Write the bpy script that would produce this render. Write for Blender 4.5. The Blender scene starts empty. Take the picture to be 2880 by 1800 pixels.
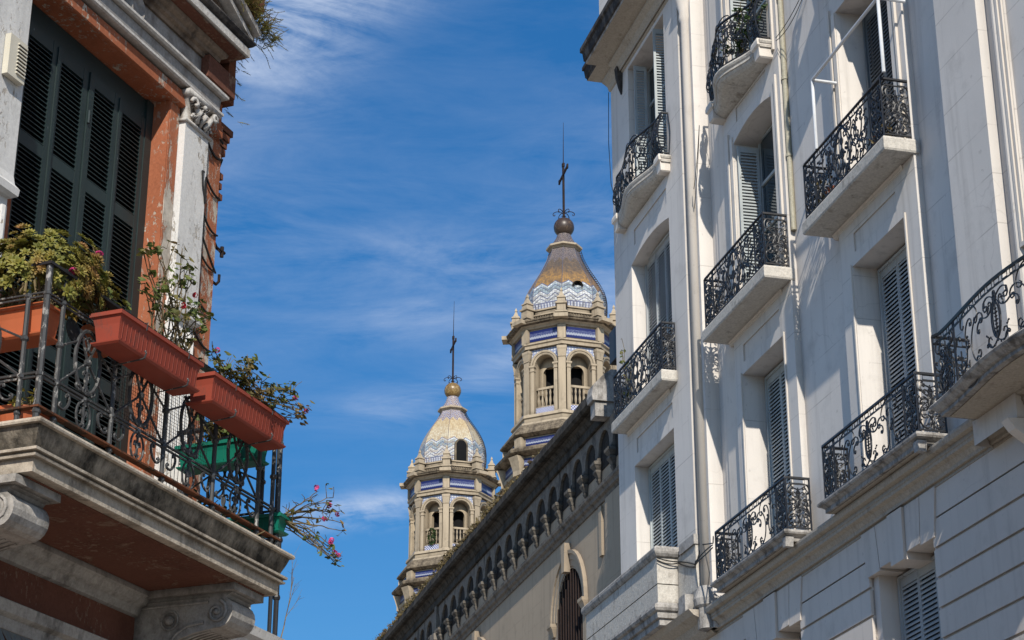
import bpy, bmesh, math, random
from math import sin, cos, pi, radians, sqrt, hypot, atan2, exp
from mathutils import Vector, Matrix
random.seed(7)
R = random.random
def U(a, b): return a + (b - a) * random.random()
scene = bpy.context.scene
COL = scene.collection

# ---------------------------------------------------------------- frames
# a facade frame: x to the right seen from the street, y into the wall, z up
ROT_R = radians(-75.4)      # white block and church side of the street
ROT_L = radians(68.4)       # old corner house
BASE = {}
def tag(o, label=None, cat=None, group=None, kind=None):
    if label: o['label'] = label
    if cat: o['category'] = cat
    if group: o['group'] = group
    if kind: o['kind'] = kind
def rotv(v, a): return Vector((v[0]*cos(a) - v[1]*sin(a), v[0]*sin(a) + v[1]*cos(a), v[2]))
def thing(name, label, cat, base, rot, group=None):
    o = bpy.data.objects.new(name, None); COL.objects.link(o)
    o.empty_display_size = .3
    o.location = rotv(base, rot); o.rotation_euler = (0, 0, rot)
    BASE[o.name] = (Vector(base), rot)
    tag(o, label, cat, group); return o

class MB:
    def __init__(s): s.v = []; s.f = []; s.mi = []; s.m = 0; s.M = None; s.uv = None
    def add(s, vs, fs):
        n = len(s.v)
        if s.M is not None: vs = [s.M @ Vector(p) for p in vs]
        s.v += [tuple(p) for p in vs]
        s.f += [tuple(i + n for i in f) for f in fs]; s.mi += [s.m]*len(fs)
    def box(s, x0, x1, y0, y1, z0, z1):
        if x1 < x0: x0, x1 = x1, x0
        if y1 < y0: y0, y1 = y1, y0
        s.add([(x0,y0,z0),(x1,y0,z0),(x1,y1,z0),(x0,y1,z0),(x0,y0,z1),(x1,y0,z1),(x1,y1,z1),(x0,y1,z1)],
              [(0,3,2,1),(4,5,6,7),(0,1,5,4),(1,2,6,5),(2,3,7,6),(3,0,4,7)])
    def quad(s, a, b, c, d): s.add([a,b,c,d], [(0,1,2,3)])
    def prism(s, poly, axis, a, b):
        n = len(poly)
        def P(p, t):
            if axis == 'x': return (t, p[0], p[1])
            if axis == 'y': return (p[0], t, p[1])
            return (p[0], p[1], t)
        s.add([P(p, a) for p in poly] + [P(p, b) for p in poly],
              [tuple(range(n)), tuple(range(2*n-1, n-1, -1))] + [(i, i+n, (i+1) % n + n, (i+1) % n) for i in range(n)])
    def tube(s, pts, r, n=5, cap=True, flat=None):
        pts = [Vector(p) for p in pts]; m = len(pts)
        if m < 2: return
        rs = r if isinstance(r, (list, tuple)) else [r]*m
        vs = []; up = None
        for i, p in enumerate(pts):
            t = (pts[min(i+1, m-1)] - pts[max(i-1, 0)])
            if t.length < 1e-9: t = Vector((0,0,1))
            t.normalize()
            if up is None: up = t.orthogonal().normalized()
            up = (up - t*up.dot(t))
            if up.length < 1e-6: up = t.orthogonal()
            up.normalize(); w = t.cross(up)
            for k in range(n):
                a = 2*pi*k/n + pi/n
                vs.append(p + (up*cos(a) + w*sin(a))*rs[i])
        fs = [(i*n+k, i*n+(k+1) % n, (i+1)*n+(k+1) % n, (i+1)*n+k) for i in range(m-1) for k in range(n)]
        if cap: fs += [tuple(range(n-1, -1, -1)), tuple(range((m-1)*n, m*n))]
        s.add(vs, fs)
    def bar(s, a, b, w, h):      # rectangular bar between two points
        s.tube([a, b], max(w, h)*.6, 4)
    def lathe(s, prof, c, n=16, a0=0.0, cap=True):
        vs = [(c[0] + r*cos(a0 + 2*pi*k/n), c[1] + r*sin(a0 + 2*pi*k/n), c[2] + z) for r, z in prof for k in range(n)]
        m = len(prof)
        fs = [(i*n+k, i*n+(k+1) % n, (i+1)*n+(k+1) % n, (i+1)*n+k) for i in range(m-1) for k in range(n)]
        if cap: fs += [tuple(range(n-1, -1, -1)), tuple(range((m-1)*n, m*n))]
        s.add(vs, fs)
    def ball(s, c, r, n=8, m=6, sq=1.0):
        s.lathe([(max(r*sin(pi*i/m), 1e-4), -r*sq*cos(pi*i/m)) for i in range(m+1)], c, n, cap=False)
    def loft(s, layers, cap=True):
        n = len(layers[0]); vs = [p for L in layers for p in L]; m = len(layers)
        fs = [(i*n+k, i*n+(k+1) % n, (i+1)*n+(k+1) % n, (i+1)*n+k) for i in range(m-1) for k in range(n)]
        if cap: fs += [tuple(range(n-1, -1, -1)), tuple(range((m-1)*n, m*n))]
        s.add(vs, fs)
    def mould(s, x0, x1, yw, prof, ret0=True, ret1=True):
        # moulding along x on a wall at y=yw; prof = [(projection, z)...] with mitred returns
        lays = []
        for o, z in prof:
            a = x0 - (o if ret0 else 0); b = x1 + (o if ret1 else 0)
            lays.append([(a, yw - o, z), (b, yw - o, z), (b, yw + .05, z), (a, yw + .05, z)])
        s.loft(lays)
    def build(s, name, mat, parent=None, smooth=False, recalc=True, uvs=None):
        me = bpy.data.meshes.new(name)
        off = Vector((0,0,0)); 
        if parent is not None:
            k = parent
            while k.parent is not None: k = k.parent
            off = BASE[k.name][0]
        me.from_pydata([tuple(Vector(p) - off) for p in s.v], [], s.f)
        mats = mat if isinstance(mat, (list, tuple)) else [mat]
        for m_ in mats: me.materials.append(m_)
        if len(mats) > 1:
            me.polygons.foreach_set('material_index', s.mi)
        if uvs:
            ul = me.uv_layers.new(name='UVMap')
            for l in me.loops: ul.data[l.index].uv = uvs[l.vertex_index]
        if recalc:
            b = bmesh.new(); b.from_mesh(me); bmesh.ops.recalc_face_normals(b, faces=b.faces); b.to_mesh(me); b.free()
        if smooth:
            me.polygons.foreach_set('use_smooth', [True]*len(me.polygons))
        o = bpy.data.objects.new(name, me); COL.objects.link(o)
        if parent is not None: o.parent = parent
        return o
    def top(s, name, mat, base, rot, label, cat, group=None, kind=None, smooth=False):
        # a single-mesh thing
        bb = Vector(base); s2 = s
        s2.v = [tuple(Vector(p) - bb) for p in s.v]
        o = s2.build(name, mat, None, smooth)
        o.location = rotv(bb, rot); o.rotation_euler = (0, 0, rot); BASE[o.name] = (bb, rot)
        tag(o, label, cat, group, kind); return o

# ---------------------------------------------------------------- materials
class NT:
    def __init__(s, name):
        s.mat = bpy.data.materials.new(name); s.mat.use_nodes = True
        s.n = s.mat.node_tree.nodes; s.l = s.mat.node_tree.links; s.n.clear()
        s.out = s.n.new('ShaderNodeOutputMaterial'); s.b = s.n.new('ShaderNodeBsdfPrincipled')
        s.l.new(s.b.outputs[0], s.out.inputs[0])
        s.tc = s.n.new('ShaderNodeTexCoord')
        s.co = s.tc.outputs['Object']
    def map(s, scale=(1,1,1), loc=(0,0,0), co=None):
        m = s.n.new('ShaderNodeMapping'); m.inputs['Scale'].default_value = scale; m.inputs['Location'].default_value = loc
        s.l.new(co or s.co, m.inputs[0]); return m.outputs[0]
    def noise(s, scale, detail=6, rough=.6, co=None, dist=0):
        t = s.n.new('ShaderNodeTexNoise'); t.inputs['Scale'].default_value = scale
        t.inputs['Detail'].default_value = detail; t.inputs['Roughness'].default_value = rough
        t.inputs['Distortion'].default_value = dist
        s.l.new(co or s.co, t.inputs['Vector']); return t.outputs['Fac']
    def vor(s, scale, feat='F1', co=None):
        t = s.n.new('ShaderNodeTexVoronoi'); t.feature = feat; t.inputs['Scale'].default_value = scale
        s.l.new(co or s.co, t.inputs['Vector']); return t.outputs['Distance']
    def ramp(s, fac, a, b, ca=(0,0,0,1), cb=(1,1,1,1)):
        r = s.n.new('ShaderNodeValToRGB'); e = r.color_ramp.elements
        e[0].position = a; e[1].position = b; e[0].color = c4(ca); e[1].color = c4(cb)
        s.l.new(fac, r.inputs[0]); return r.outputs[0]
    def mix(s, fac, a, b, mode='MIX'):
        m = s.n.new('ShaderNodeMix'); m.data_type = 'RGBA'; m.blend_type = mode
        s.set(m.inputs[0], fac); s.set(m.inputs[6], a); s.set(m.inputs[7], b); return m.outputs[2]
    def math(s, op, a, b=None, c=None):
        m = s.n.new('ShaderNodeMath'); m.operation = op; s.set(m.inputs[0], a)
        if b is not None: s.set(m.inputs[1], b)
        if c is not None: s.set(m.inputs[2], c)
        return m.outputs[0]
    def set(s, inp, v):
        if hasattr(v, 'is_output') or hasattr(v, 'links'): s.l.new(v, inp)
        elif isinstance(v, (tuple, list)): inp.default_value = c4(v) if len(inp.default_value) == 4 else v
        else: inp.default_value = v
    def bump(s, h, strength=.3, dist=.02):
        b = s.n.new('ShaderNodeBump'); b.inputs['Strength'].default_value = strength; b.inputs['Distance'].default_value = dist
        s.l.new(h, b.inputs['Height']); s.l.new(b.outputs[0], s.b.inputs['Normal'])
    def fin(s, col, rough=.8, spec=.25, metal=0):
        s.set(s.b.inputs['Base Color'], col); s.set(s.b.inputs['Roughness'], rough)
        s.b.inputs['Specular IOR Level'].default_value = spec; s.b.inputs['Metallic'].default_value = metal
        return s.mat
    def ao(s, dist=.3, samples=4):
        a = s.n.new('ShaderNodeAmbientOcclusion'); a.samples = samples; a.inputs['Distance'].default_value = dist
        return a.outputs['AO']
    def sep(s, co=None):
        x = s.n.new('ShaderNodeSeparateXYZ'); s.l.new(co or s.co, x.inputs[0]); return x.outputs
def c4(c): return tuple(c) if len(c) == 4 else (c[0], c[1], c[2], 1)

def plaster(name, base, dark, streak=.5, grime=.25, crack=True, courses=0, rough=.85):
    t = NT(name)
    big = t.noise(.35, 5, .6); med = t.noise(2.2, 7, .65); fine = t.noise(30, 5, .7)
    st = t.noise(1.0, 8, .62, t.map((5.5, 5.5, .28)))
    col = t.mix(t.ramp(big, .35, .7), base, tuple(c*.86 for c in base))
    col = t.mix(t.math('MULTIPLY', t.ramp(st, .52, .78), streak), col, dark)
    col = t.mix(t.math('MULTIPLY', t.ramp(med, .55, .8), grime), col, dark)
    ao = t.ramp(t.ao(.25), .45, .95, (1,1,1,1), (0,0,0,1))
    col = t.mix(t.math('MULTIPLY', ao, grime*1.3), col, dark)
    spots = t.ramp(t.noise(9, 2, .5), .70, .74)
    col = t.mix(t.math('MULTIPLY', spots, .25), col, dark)
    if crack:
        co = t.n.new('ShaderNodeMixRGB'); co.blend_type = 'ADD'; co.inputs[0].default_value = .35
        nz = t.n.new('ShaderNodeTexNoise'); nz.inputs['Scale'].default_value = 2.5; t.l.new(t.co, nz.inputs['Vector'])
        t.l.new(t.co, co.inputs[1]); t.l.new(nz.outputs['Color'], co.inputs[2])
        cr = t.ramp(t.vor(.8, 'DISTANCE_TO_EDGE', co.outputs[0]), 0, .008, (1,1,1,1), (0,0,0,1))
        msk = t.ramp(t.noise(.6, 2), .5, .62)
        col = t.mix(t.math('MULTIPLY', t.math('MULTIPLY', cr, msk), .22), col, dark)
    h = t.math('ADD', t.math('MULTIPLY', med, .5), t.math('MULTIPLY', fine, .25))
    if courses:
        z = t.sep()[2]
        fr = t.math('FRACT', t.math('MULTIPLY', z, 1/courses))
        ln = t.math('LESS_THAN', fr, .024)
        vis = t.ramp(t.noise(1.2, 3), .42, .6)
        ln = t.math('MULTIPLY', ln, vis)
        col = t.mix(t.math('MULTIPLY', ln, .45), col, dark)
    t.bump(h, .25, .02)
    return t.fin(col, rough, .2)

M = {}
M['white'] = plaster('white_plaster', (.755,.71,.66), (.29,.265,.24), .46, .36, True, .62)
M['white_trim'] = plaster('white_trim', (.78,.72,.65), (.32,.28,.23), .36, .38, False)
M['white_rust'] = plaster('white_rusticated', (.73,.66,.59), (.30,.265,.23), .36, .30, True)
def stained(name, base, dark, amt=.5):
    t = NT(name)
    st = t.noise(1.0, 8, .7, t.map((3.5, 3.5, .9))); med = t.noise(6, 6, .65); sm = t.noise(28, 5, .75)
    f = t.ramp(t.math('ADD', t.math('MULTIPLY', st, .6), t.math('MULTIPLY', med, .4)), .62 - amt*.28, .74 - amt*.22)
    col = t.mix(t.ramp(sm, .3, .75), base, tuple(c*.62 for c in base))
    col = t.mix(f, col, dark)
    mt = t.ramp(t.noise(13, 7, .78, t.map((1,1,.7), (4,4,4))), .50, .66)
    col = t.mix(t.math('MULTIPLY', mt, .04 + amt*.75), col, tuple(c*1.1 for c in dark))
    wt = t.ramp(t.noise(7, 6, .7, t.map((1,1,1), (7,3,1))), .60, .68)
    col = t.mix(t.math('MULTIPLY', wt, .35), col, tuple(min(.8, c*1.3) for c in base))
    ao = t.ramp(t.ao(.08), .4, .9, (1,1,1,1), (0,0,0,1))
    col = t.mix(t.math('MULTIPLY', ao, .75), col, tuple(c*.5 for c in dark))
    t.bump(t.math('ADD', t.math('MULTIPLY', sm, .6), med), .55, .02)
    return t.fin(col, .93, .12)
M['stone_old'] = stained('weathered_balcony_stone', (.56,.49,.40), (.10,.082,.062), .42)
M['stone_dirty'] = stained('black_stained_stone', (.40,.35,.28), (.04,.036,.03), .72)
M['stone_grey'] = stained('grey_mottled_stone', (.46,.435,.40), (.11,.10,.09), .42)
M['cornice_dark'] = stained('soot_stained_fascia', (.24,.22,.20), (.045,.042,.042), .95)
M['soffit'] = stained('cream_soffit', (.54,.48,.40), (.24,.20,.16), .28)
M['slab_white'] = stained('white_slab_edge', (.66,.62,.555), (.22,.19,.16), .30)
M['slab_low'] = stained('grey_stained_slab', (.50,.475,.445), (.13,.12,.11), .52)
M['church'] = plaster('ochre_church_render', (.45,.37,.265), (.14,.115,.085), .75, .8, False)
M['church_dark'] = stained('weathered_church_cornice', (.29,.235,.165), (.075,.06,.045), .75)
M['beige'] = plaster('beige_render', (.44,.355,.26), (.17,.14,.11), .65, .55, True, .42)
M['beige_dark'] = stained('sooty_beige_arcade', (.27,.24,.205), (.06,.054,.048), .48)  # darker and greyer than the beige wall
M['corbel_soot'] = stained('sooty_corbel', (.20,.18,.155), (.05,.045,.04), .5)  # a step darker than the arcade around it
M['soot'] = stained('soot_black_recess', (.055,.05,.045), (.018,.016,.015), .5)  # near-black colour that paints in the shade of the arch niches
M['coping'] = stained('lichen_black_coping', (.10,.09,.078), (.022,.02,.018), .6)

def peeled(name, base, under, lo=.56, base2=None):
    t = NT(name)
    a = t.noise(2.6, 8, .72, t.map((1.4, 1.4, .6)), .4); sm = t.noise(40, 5, .8)
    var = t.noise(1.3, 5, .6)
    col = t.mix(t.ramp(var, .35, .7), base, base2 or tuple(c*.62 for c in base))
    col = t.mix(t.ramp(sm, .35, .8), col, tuple(min(1, c*1.25) for c in base))
    msk = t.ramp(a, lo, lo + .035)
    und = t.mix(t.ramp(t.noise(9, 6, .7), .4, .65), under, tuple(c*.6 for c in under))
    fk = t.math('MULTIPLY', t.ramp(t.noise(26, 4, .7, t.map((1,1,.55))), .56, .60), t.ramp(t.noise(2.2, 4, .6, t.map((1,1,.5), (3,1,7))), .46, .60))
    msk = t.math('MAXIMUM', msk, fk)
    col = t.mix(msk, col, und)
    drk = t.ramp(t.noise(1.7, 7, .7, t.map((2,2,.6), (9,2,1))), .52, .75)
    col = t.mix(t.math('MULTIPLY', drk, .45), col, tuple(c*.38 for c in base))
    t.bump(t.math('SUBTRACT', t.math('MULTIPLY', sm, .25), t.math('MULTIPLY', msk, .9)), .5, .012)
    return t.fin(col, .88, .18)
M['orange'] = peeled('peeling_orange_limewash', (.33,.112,.056), (.50,.45,.38), .60)
M['orange_peel'] = peeled('heavily_peeled_orange', (.34,.12,.06), (.52,.47,.40), .50)
M['brown_wall'] = peeled('dark_red_render', (.155,.066,.045), (.28,.18,.13), .58)
M['pilaster'] = peeled('flaking_white_paint', (.60,.59,.57), (.36,.31,.25), .60, (.50,.50,.49))
M['ent_grey'] = stained('grey_entablature', (.40,.39,.38), (.15,.13,.12), .45)
M['ent_white'] = stained('chalky_white_moulding', (.62,.60,.57), (.20,.15,.11), .35)
M['ent_brown'] = stained('stained_brown_cornice', (.30,.23,.175), (.07,.055,.045), .5)

def paint(name, base, rough=.5, spec=.4, chip=None, lo=.62, bump=.1, metal=0, sc=8):
    t = NT(name)
    a = t.noise(sc, 8, .75, t.map((1,1,.5))); v = t.noise(2, 4)
    col = t.mix(t.ramp(v, .3, .75), base, tuple(c*.68 for c in base))
    if chip: col = t.mix(t.ramp(a, lo, lo+.05), col, chip)
    t.bump(a, bump, .005)
    return t.fin(col, rough, spec, metal)
M['iron'] = paint('black_wrought_iron', (.017,.018,.022), .45, .5, (.11,.10,.09), .66)
M['iron_l'] = paint('chipped_grey_iron', (.048,.050,.052), .5, .45, (.32,.31,.29), .56, .2, 0, 20)
M['rust'] = paint('rusty_flat_bar', (.16,.06,.03), .8, .2, (.05,.03,.02), .5)
M['rusty_iron'] = paint('rusted_iron', (.032,.020,.017), .8, .2, (.014,.011,.010), .55)
M['inner'] = paint('shaded_inner_window', (.06,.065,.07), .7, .2)
M['green_shut'] = paint('dark_green_shutter_paint', (.017,.032,.033), .45, .4, (.24,.28,.27), .665, .2, 0, 14)
M['blue_shut'] = paint('pale_grey_blue_shutter_paint', (.46,.50,.505), .55, .35, (.22,.21,.19), .64)
M['blue_shut2'] = paint('faded_grey_shutter_paint', (.44,.46,.465), .6, .3, (.22,.20,.18), .62)
M['grey_shut'] = paint('dark_grey_shutter_paint', (.13,.15,.165), .55, .35)
M['frame_white'] = paint('white_metal_paint', (.78,.80,.82), .4, .5)
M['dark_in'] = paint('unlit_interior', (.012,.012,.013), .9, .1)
M['pot_red'] = paint('faded_red_plastic', (.31,.060,.036), .55, .32, (.21,.055,.038), .57, .05)
M['pot_terra'] = paint('terracotta_plastic', (.50,.135,.055), .55, .35, (.22,.07,.04), .66)
M['pot_green'] = paint('green_plastic', (.004,.17,.115), .42, .5, (.01,.07,.05), .68)
M['wire'] = paint('black_cable', (.02,.02,.02), .6, .3)
M['vent'] = paint('cream_plastic', (.62,.58,.48), .5, .4)
M['zinc'] = paint('dull_zinc', (.24,.27,.27), .55, .5, (.12,.08,.06), .58, .2, .35)
M['soil'] = paint('potting_soil', (.03,.02,.013), .95, .1)
M['pipe_dark'] = paint('dark_downpipe_paint', (.035,.038,.045), .5, .4, (.13,.13,.12), .64)
M['pipe_ivory'] = stained('ivory_pipe_paint', (.50,.47,.37), (.25,.21,.13), .3)
M['brick_edge'] = stained('bare_brick', (.22,.085,.05), (.07,.04,.03), .4)

def leafmat(name, a, b, c, sc=9, trans=.25):
    t = NT(name)
    n1 = t.noise(sc, 3, .5); n2 = t.noise(sc*.35, 2, .5)
    oi = t.n.new('ShaderNodeNewGeometry')
    rnd = oi.outputs['Random Per Island']
    col = t.mix(t.ramp(rnd, .15, .9), a, b)
    col = t.mix(t.ramp(n2, .5, .66), col, c)
    col = t.mix(t.ramp(n1, .4, .8), col, tuple(x*.6 for x in a))
    t.b.inputs['Subsurface Weight'].default_value = 0
    m = t.fin(col, .55, .35)
    # a little light passes through the thin leaves
    tr = t.n.new('ShaderNodeBsdfTranslucent'); t.set(tr.inputs[0], col)
    mx = t.n.new('ShaderNodeMixShader'); mx.inputs[0].default_value = trans
    t.l.new(t.b.outputs[0], mx.inputs[1]); t.l.new(tr.outputs[0], mx.inputs[2]); t.l.new(mx.outputs[0], t.out.inputs[0])
    return m
M['leaf'] = leafmat('geranium_leaf', (.085,.125,.032), (.17,.20,.05), (.26,.17,.065))
M['leaf_dark'] = leafmat('dark_ivy_leaf', (.025,.06,.018), (.06,.11,.03), (.09,.10,.03))
M['succulent'] = leafmat('succulent_leaf', (.17,.18,.035), (.32,.28,.06), (.30,.14,.05))
M['dry'] = leafmat('dry_weed', (.16,.125,.05), (.22,.165,.075), (.09,.06,.035))
M['petal'] = leafmat('pink_petal', (.75,.07,.28), (.85,.16,.42), (.65,.05,.2), 9, .3)
M['petal_red'] = leafmat('red_petal', (.65,.03,.06), (.7,.08,.10), (.5,.03,.06), 9, .3)
M['stem'] = paint('woody_stem', (.20,.155,.085), .8, .2, (.09,.07,.04), .5)
M['stem_dark'] = paint('dark_twig', (.05,.04,.03), .8, .2)

# glass of the real panes
t = NT('window_glass'); t.b.inputs['Base Color'].default_value = (.03,.045,.055,1); t.b.inputs['Roughness'].default_value = .06
t.b.inputs['Specular IOR Level'].default_value = .8; M['glass'] = t.mat

# church tiles
def tile_checker(name, s, a=(.62,.64,.66), b=(.05,.07,.30), kind='star'):
    t = NT(name)
    uv = t.tc.outputs['UV']
    m = t.map((s, s, s), (0,0,0), uv)
    x, y, _ = t.sep(m)
    if kind == 'star':
        fx = t.math('SUBTRACT', t.math('FRACT', x), .5); fy = t.math('SUBTRACT', t.math('FRACT', y), .5)
        dd = t.math('ADD', t.math('ABSOLUTE', fx), t.math('ABSOLUTE', fy))
        f = t.math('GREATER_THAN', dd, .37)
        f2 = t.math('GREATER_THAN', t.math('ADD', t.math('POWER', fx, 2), t.math('POWER', fy, 2)), .15)
        f = t.math('MULTIPLY', f, .75)
    elif kind == 'check':
        c = t.n.new('ShaderNodeTexChecker'); c.inputs['Scale'].default_value = 1; t.l.new(m, c.inputs[0]); f = c.outputs['Fac']
    else:   # zigzag band
        tri = t.math('PINGPONG', x, .5)
        f = t.math('GREATER_THAN', t.math('FRACT', t.math('ADD', y, tri)), .5)
    n = t.noise(3, 4, .6)
    col = t.mix(f, a, b); col = t.mix(t.math('MULTIPLY', t.ramp(n, .5, .75), .45), col, (.30,.26,.18))
    return t.fin(col, .35, .5)
M['tile_star'] = tile_checker('blue_star_tile', 7.5, (.60,.61,.61), (.15,.19,.36))
M['tile_dots'] = tile_checker('blue_dot_tile', 6.2, (.58,.60,.62), (.12,.17,.40))
M['tile_check'] = tile_checker('blue_white_check_tile', 16, (.62,.64,.66), (.05,.06,.28), 'check')
def frieze_mat():
    t = NT('cobalt_frieze_tile'); uv = t.tc.outputs['UV']
    x, y, _ = t.sep(t.map((1,1,1), (0,0,0), uv))
    # v 0..1 on the panel height: border deep blue, middle pale scrolls
    mid = t.math('LESS_THAN', t.math('ABSOLUTE', t.math('SUBTRACT', y, .5)), .27)
    wv = t.math('ADD', .36, t.math('MULTIPLY', .05, t.math('SINE', t.math('MULTIPLY', x, 55))))
    near = t.math('LESS_THAN', t.math('ABSOLUTE', t.math('SUBTRACT', y, wv)), .11)
    n = t.ramp(t.noise(16, 3, .6, uv), .52, .6)
    col = t.mix(mid, (.014,.018,.10), (.035,.045,.15))
    pale = t.math('MULTIPLY', mid, t.math('MAXIMUM', t.math('MULTIPLY', near, .75), t.math('MULTIPLY', n, .45)))
    col = t.mix(pale, col, (.42,.45,.50))
    return t.fin(col, .3, .5)
M['frieze'] = frieze_mat()
def dome_mat(name, gold, dirt, golden, lim, topblue):
    # UV: x along the facets, y = height above the springing
    t = NT(name); uv = t.tc.outputs['UV']; x, y, _ = t.sep(uv)
    tri = t.math('PINGPONG', t.math('MULTIPLY', x, 1.6667), .5)
    yy = t.math('ADD', y, t.math('MULTIPLY', t.math('SUBTRACT', .5, tri), .46))
    def band(v, c, w): return t.math('LESS_THAN', t.math('ABSOLUTE', t.math('SUBTRACT', v, c)), w)
    col = t.mix(t.math('GREATER_THAN', yy, .92), (.60,.61,.60), (.31,.38,.41))
    col = t.mix(t.math('LESS_THAN', y, .34), col, (.55,.57,.62))
    lat = t.math('MULTIPLY', t.math('LESS_THAN', y, .30), t.math('GREATER_THAN', t.math('FRACT', t.math('MULTIPLY', x, 8.333)), .62))
    ln = lat
    for v, c, w in ((y, .04, .045), (y, .33, .025), (yy, .56, .02), (yy, .72, .026), (yy, .93, .02), (yy, 1.12, .022), (yy, lim-.02, .03)):
        ln = t.math('MAXIMUM', ln, band(v, c, w))
    col = t.mix(t.math('MULTIPLY', ln, .85), col, (.07,.085,.20)); col = t.mix(band(yy, lim-.09, .04), col, (.62,.66,.68))
    gx = t.math('LESS_THAN', t.math('FRACT', t.math('MULTIPLY', x, 10)), .16)
    gy = t.math('LESS_THAN', t.math('FRACT', t.math('MULTIPLY', y, 10)), .18)
    grid = t.math('MAXIMUM', gx, gy)
    vt = t.n.new('ShaderNodeTexWhiteNoise'); vt.noise_dimensions = '2D'; sn = t.n.new('ShaderNodeVectorMath'); sn.operation = 'FLOOR'; t.l.new(t.map((10,10,10), (0,0,0), uv), sn.inputs[0]); t.l.new(sn.outputs[0], vt.inputs['Vector']); tone = vt.outputs['Value']
    nz = t.noise(1.6, 6, .7); nf = t.noise(9, 5, .7); st = t.noise(2.2, 6, .7, t.map((3,3,.5)))
    g = t.mix(t.ramp(t.math('DIVIDE', t.math('ADD', y, t.math('MULTIPLY', t.math('SUBTRACT', nz, .5), 1.2)), 3.3), (lim+.25)/3.3, (lim+.85)/3.3), golden, gold)
    g = t.mix(t.math('MULTIPLY', t.ramp(st, .45, .7), .75), g, dirt)
    g = t.mix(t.math('MULTIPLY', t.ramp(nf, .5, .75), .4), g, golden)
    up = t.math('GREATER_THAN', yy, lim)
    col = t.mix(t.math('MULTIPLY', t.ramp(nz, .5, .8), .35), col, dirt)
    col = t.mix(up, col, g)
    # chevrons under the collar
    y2 = t.math('SUBTRACT', y, t.math('MULTIPLY', tri, .55))
    tb = t.math('GREATER_THAN', y2, 2.50)
    tcol = t.mix(t.math('GREATER_THAN', t.math('FRACT', t.math('MULTIPLY', y2, 7.5)), .55), (.075,.07,.24), (.50,.50,.50))
    col = t.mix(t.math('MULTIPLY', tb, topblue), col, tcol)
    col = t.mix(t.math('MULTIPLY', t.math('GREATER_THAN', tone, .62), .38), col, dirt)
    col = t.mix(t.math('MULTIPLY', grid, .42), col, (.10,.085,.07))
    t.bump(t.math('ADD', grid, t.math('MULTIPLY', tone, .6)), .45, .03)
    return t.fin(col, t.ramp(nf, .3, .8, (.28,.28,.28,1), (.5,.5,.5,1)), .5)
M['dome_gold'] = dome_mat('gold_scale_tiles', (.13,.095,.065), (.075,.062,.052), (.36,.20,.06), 1.36, .22)
M['dome_cream'] = dome_mat('cream_scale_tiles', (.58,.46,.27), (.40,.27,.13), (.60,.53,.38), 1.42, .85)
M['ball_gold'] = paint('bronze_mosaic', (.20,.12,.04), .35, .5, (.32,.22,.09), .5, .3)
M['ball_dark'] = paint('dark_bronze', (.06,.04,.03), .4, .5, (.12,.08,.05), .55)

# ---------------------------------------------------------------- wrought-iron drawing
def curl(kind, turn=1.55*pi, tight=3.2, n=30):
    # a C or S scroll by integrating curvature; returned with the two eyes at (0,0) and (1,0)
    pts = [(0.0, 0.0)]; ks = []
    for i in range(n):
        s = (i + .5)/n*2 - 1
        k = abs(s)**tight*4.2 + .35
        if kind == 'S': k *= (1 if s > 0 else -1)
        ks.append(k)
    tot = sum(abs(k) for k in ks)/n*2
    h = 0; sc = turn*2/ sum(abs(k) for k in ks)
    x = y = 0
    for k in ks:
        h += k*sc; x += cos(h); y += sin(h); pts.append((x, y))
    a = pts[2]; b = pts[-3]
    dx, dy = b[0]-a[0], b[1]-a[1]; L = dx*dx + dy*dy
    return [(((p[0]-a[0])*dx + (p[1]-a[1])*dy)/L, (-(p[0]-a[0])*dy + (p[1]-a[1])*dx)/L) for p in pts]
CUR = {('C',0): curl('C', 1.75*pi), ('C',1): curl('C', 2.4*pi, 3.6), ('S',0): curl('S', 2.0*pi), ('S',1): curl('S', 2.7*pi, 3.6)}
def scr(kind, a, b, flip=1, v=0):
    dx, dy = b[0]-a[0], b[1]-a[1]
    return [(a[0] + p[0]*dx - flip*p[1]*dy, a[1] + p[0]*dy + flip*p[1]*dx) for p in CUR[(kind, v)]]
def ell(cx, cy, rx, ry, n=16): return [(cx + rx*cos(2*pi*i/n), cy + ry*sin(2*pi*i/n)) for i in range(n+1)]
def put(mb, curves, mp, r=.008, n=4):
    for c in curves:
        rr = r
        if isinstance(c, tuple) and len(c) == 2 and isinstance(c[1], float): c, rr = c
        mb.tube([mp(p[0], p[1]) for p in c], rr, n)
def mirror(cs, x): 
    out = []
    for c in cs:
        if isinstance(c, tuple) and len(c) == 2 and isinstance(c[1], float): out.append(([(2*x-p[0], p[1]) for p in c[0]], c[1]))
        else: out.append([(2*x-p[0], p[1]) for p in c])
    return out
def dense(w, h, x0=0.0):     # narrow upright panel full of scrolls, foliage knots
    c = []
    m = x0 + w/2
    L = [scr('C', (x0+w*.16, h*.80), (x0+w*.20, h*.96), -1), scr('S', (x0+w*.30, h*.30), (x0+w*.26, h*.74), 1, 1),
         scr('C', (x0+w*.18, h*.07), (x0+w*.28, h*.26), 1), scr('S', (x0+w*.42, h*.48), (x0+w*.30, h*.90), -1),
         scr('C', (x0+w*.38, h*.12), (x0+w*.40, h*.36), -1, 1), scr('C', (x0+w*.15, h*.42), (x0+w*.15, h*.62), 1)]
    c += L + mirror(L, m)
    c += [(ell(m, h*.62, w*.09, h*.06, 8), .010), (ell(m, h*.38, w*.07, h*.05, 8), .011), [(m, h*.1), (m, h*.92)], (ell(m, h*.16, w*.08, h*.04, 8), .011)]
    for k in range(6):
        y = h*(.14+.13*k); c.append(([(m-.02, y-.012), (m+.02, y+.012)], .014)); c.append(([(m-.02, y+.012), (m+.02, y-.012)], .012))
    return c
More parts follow.
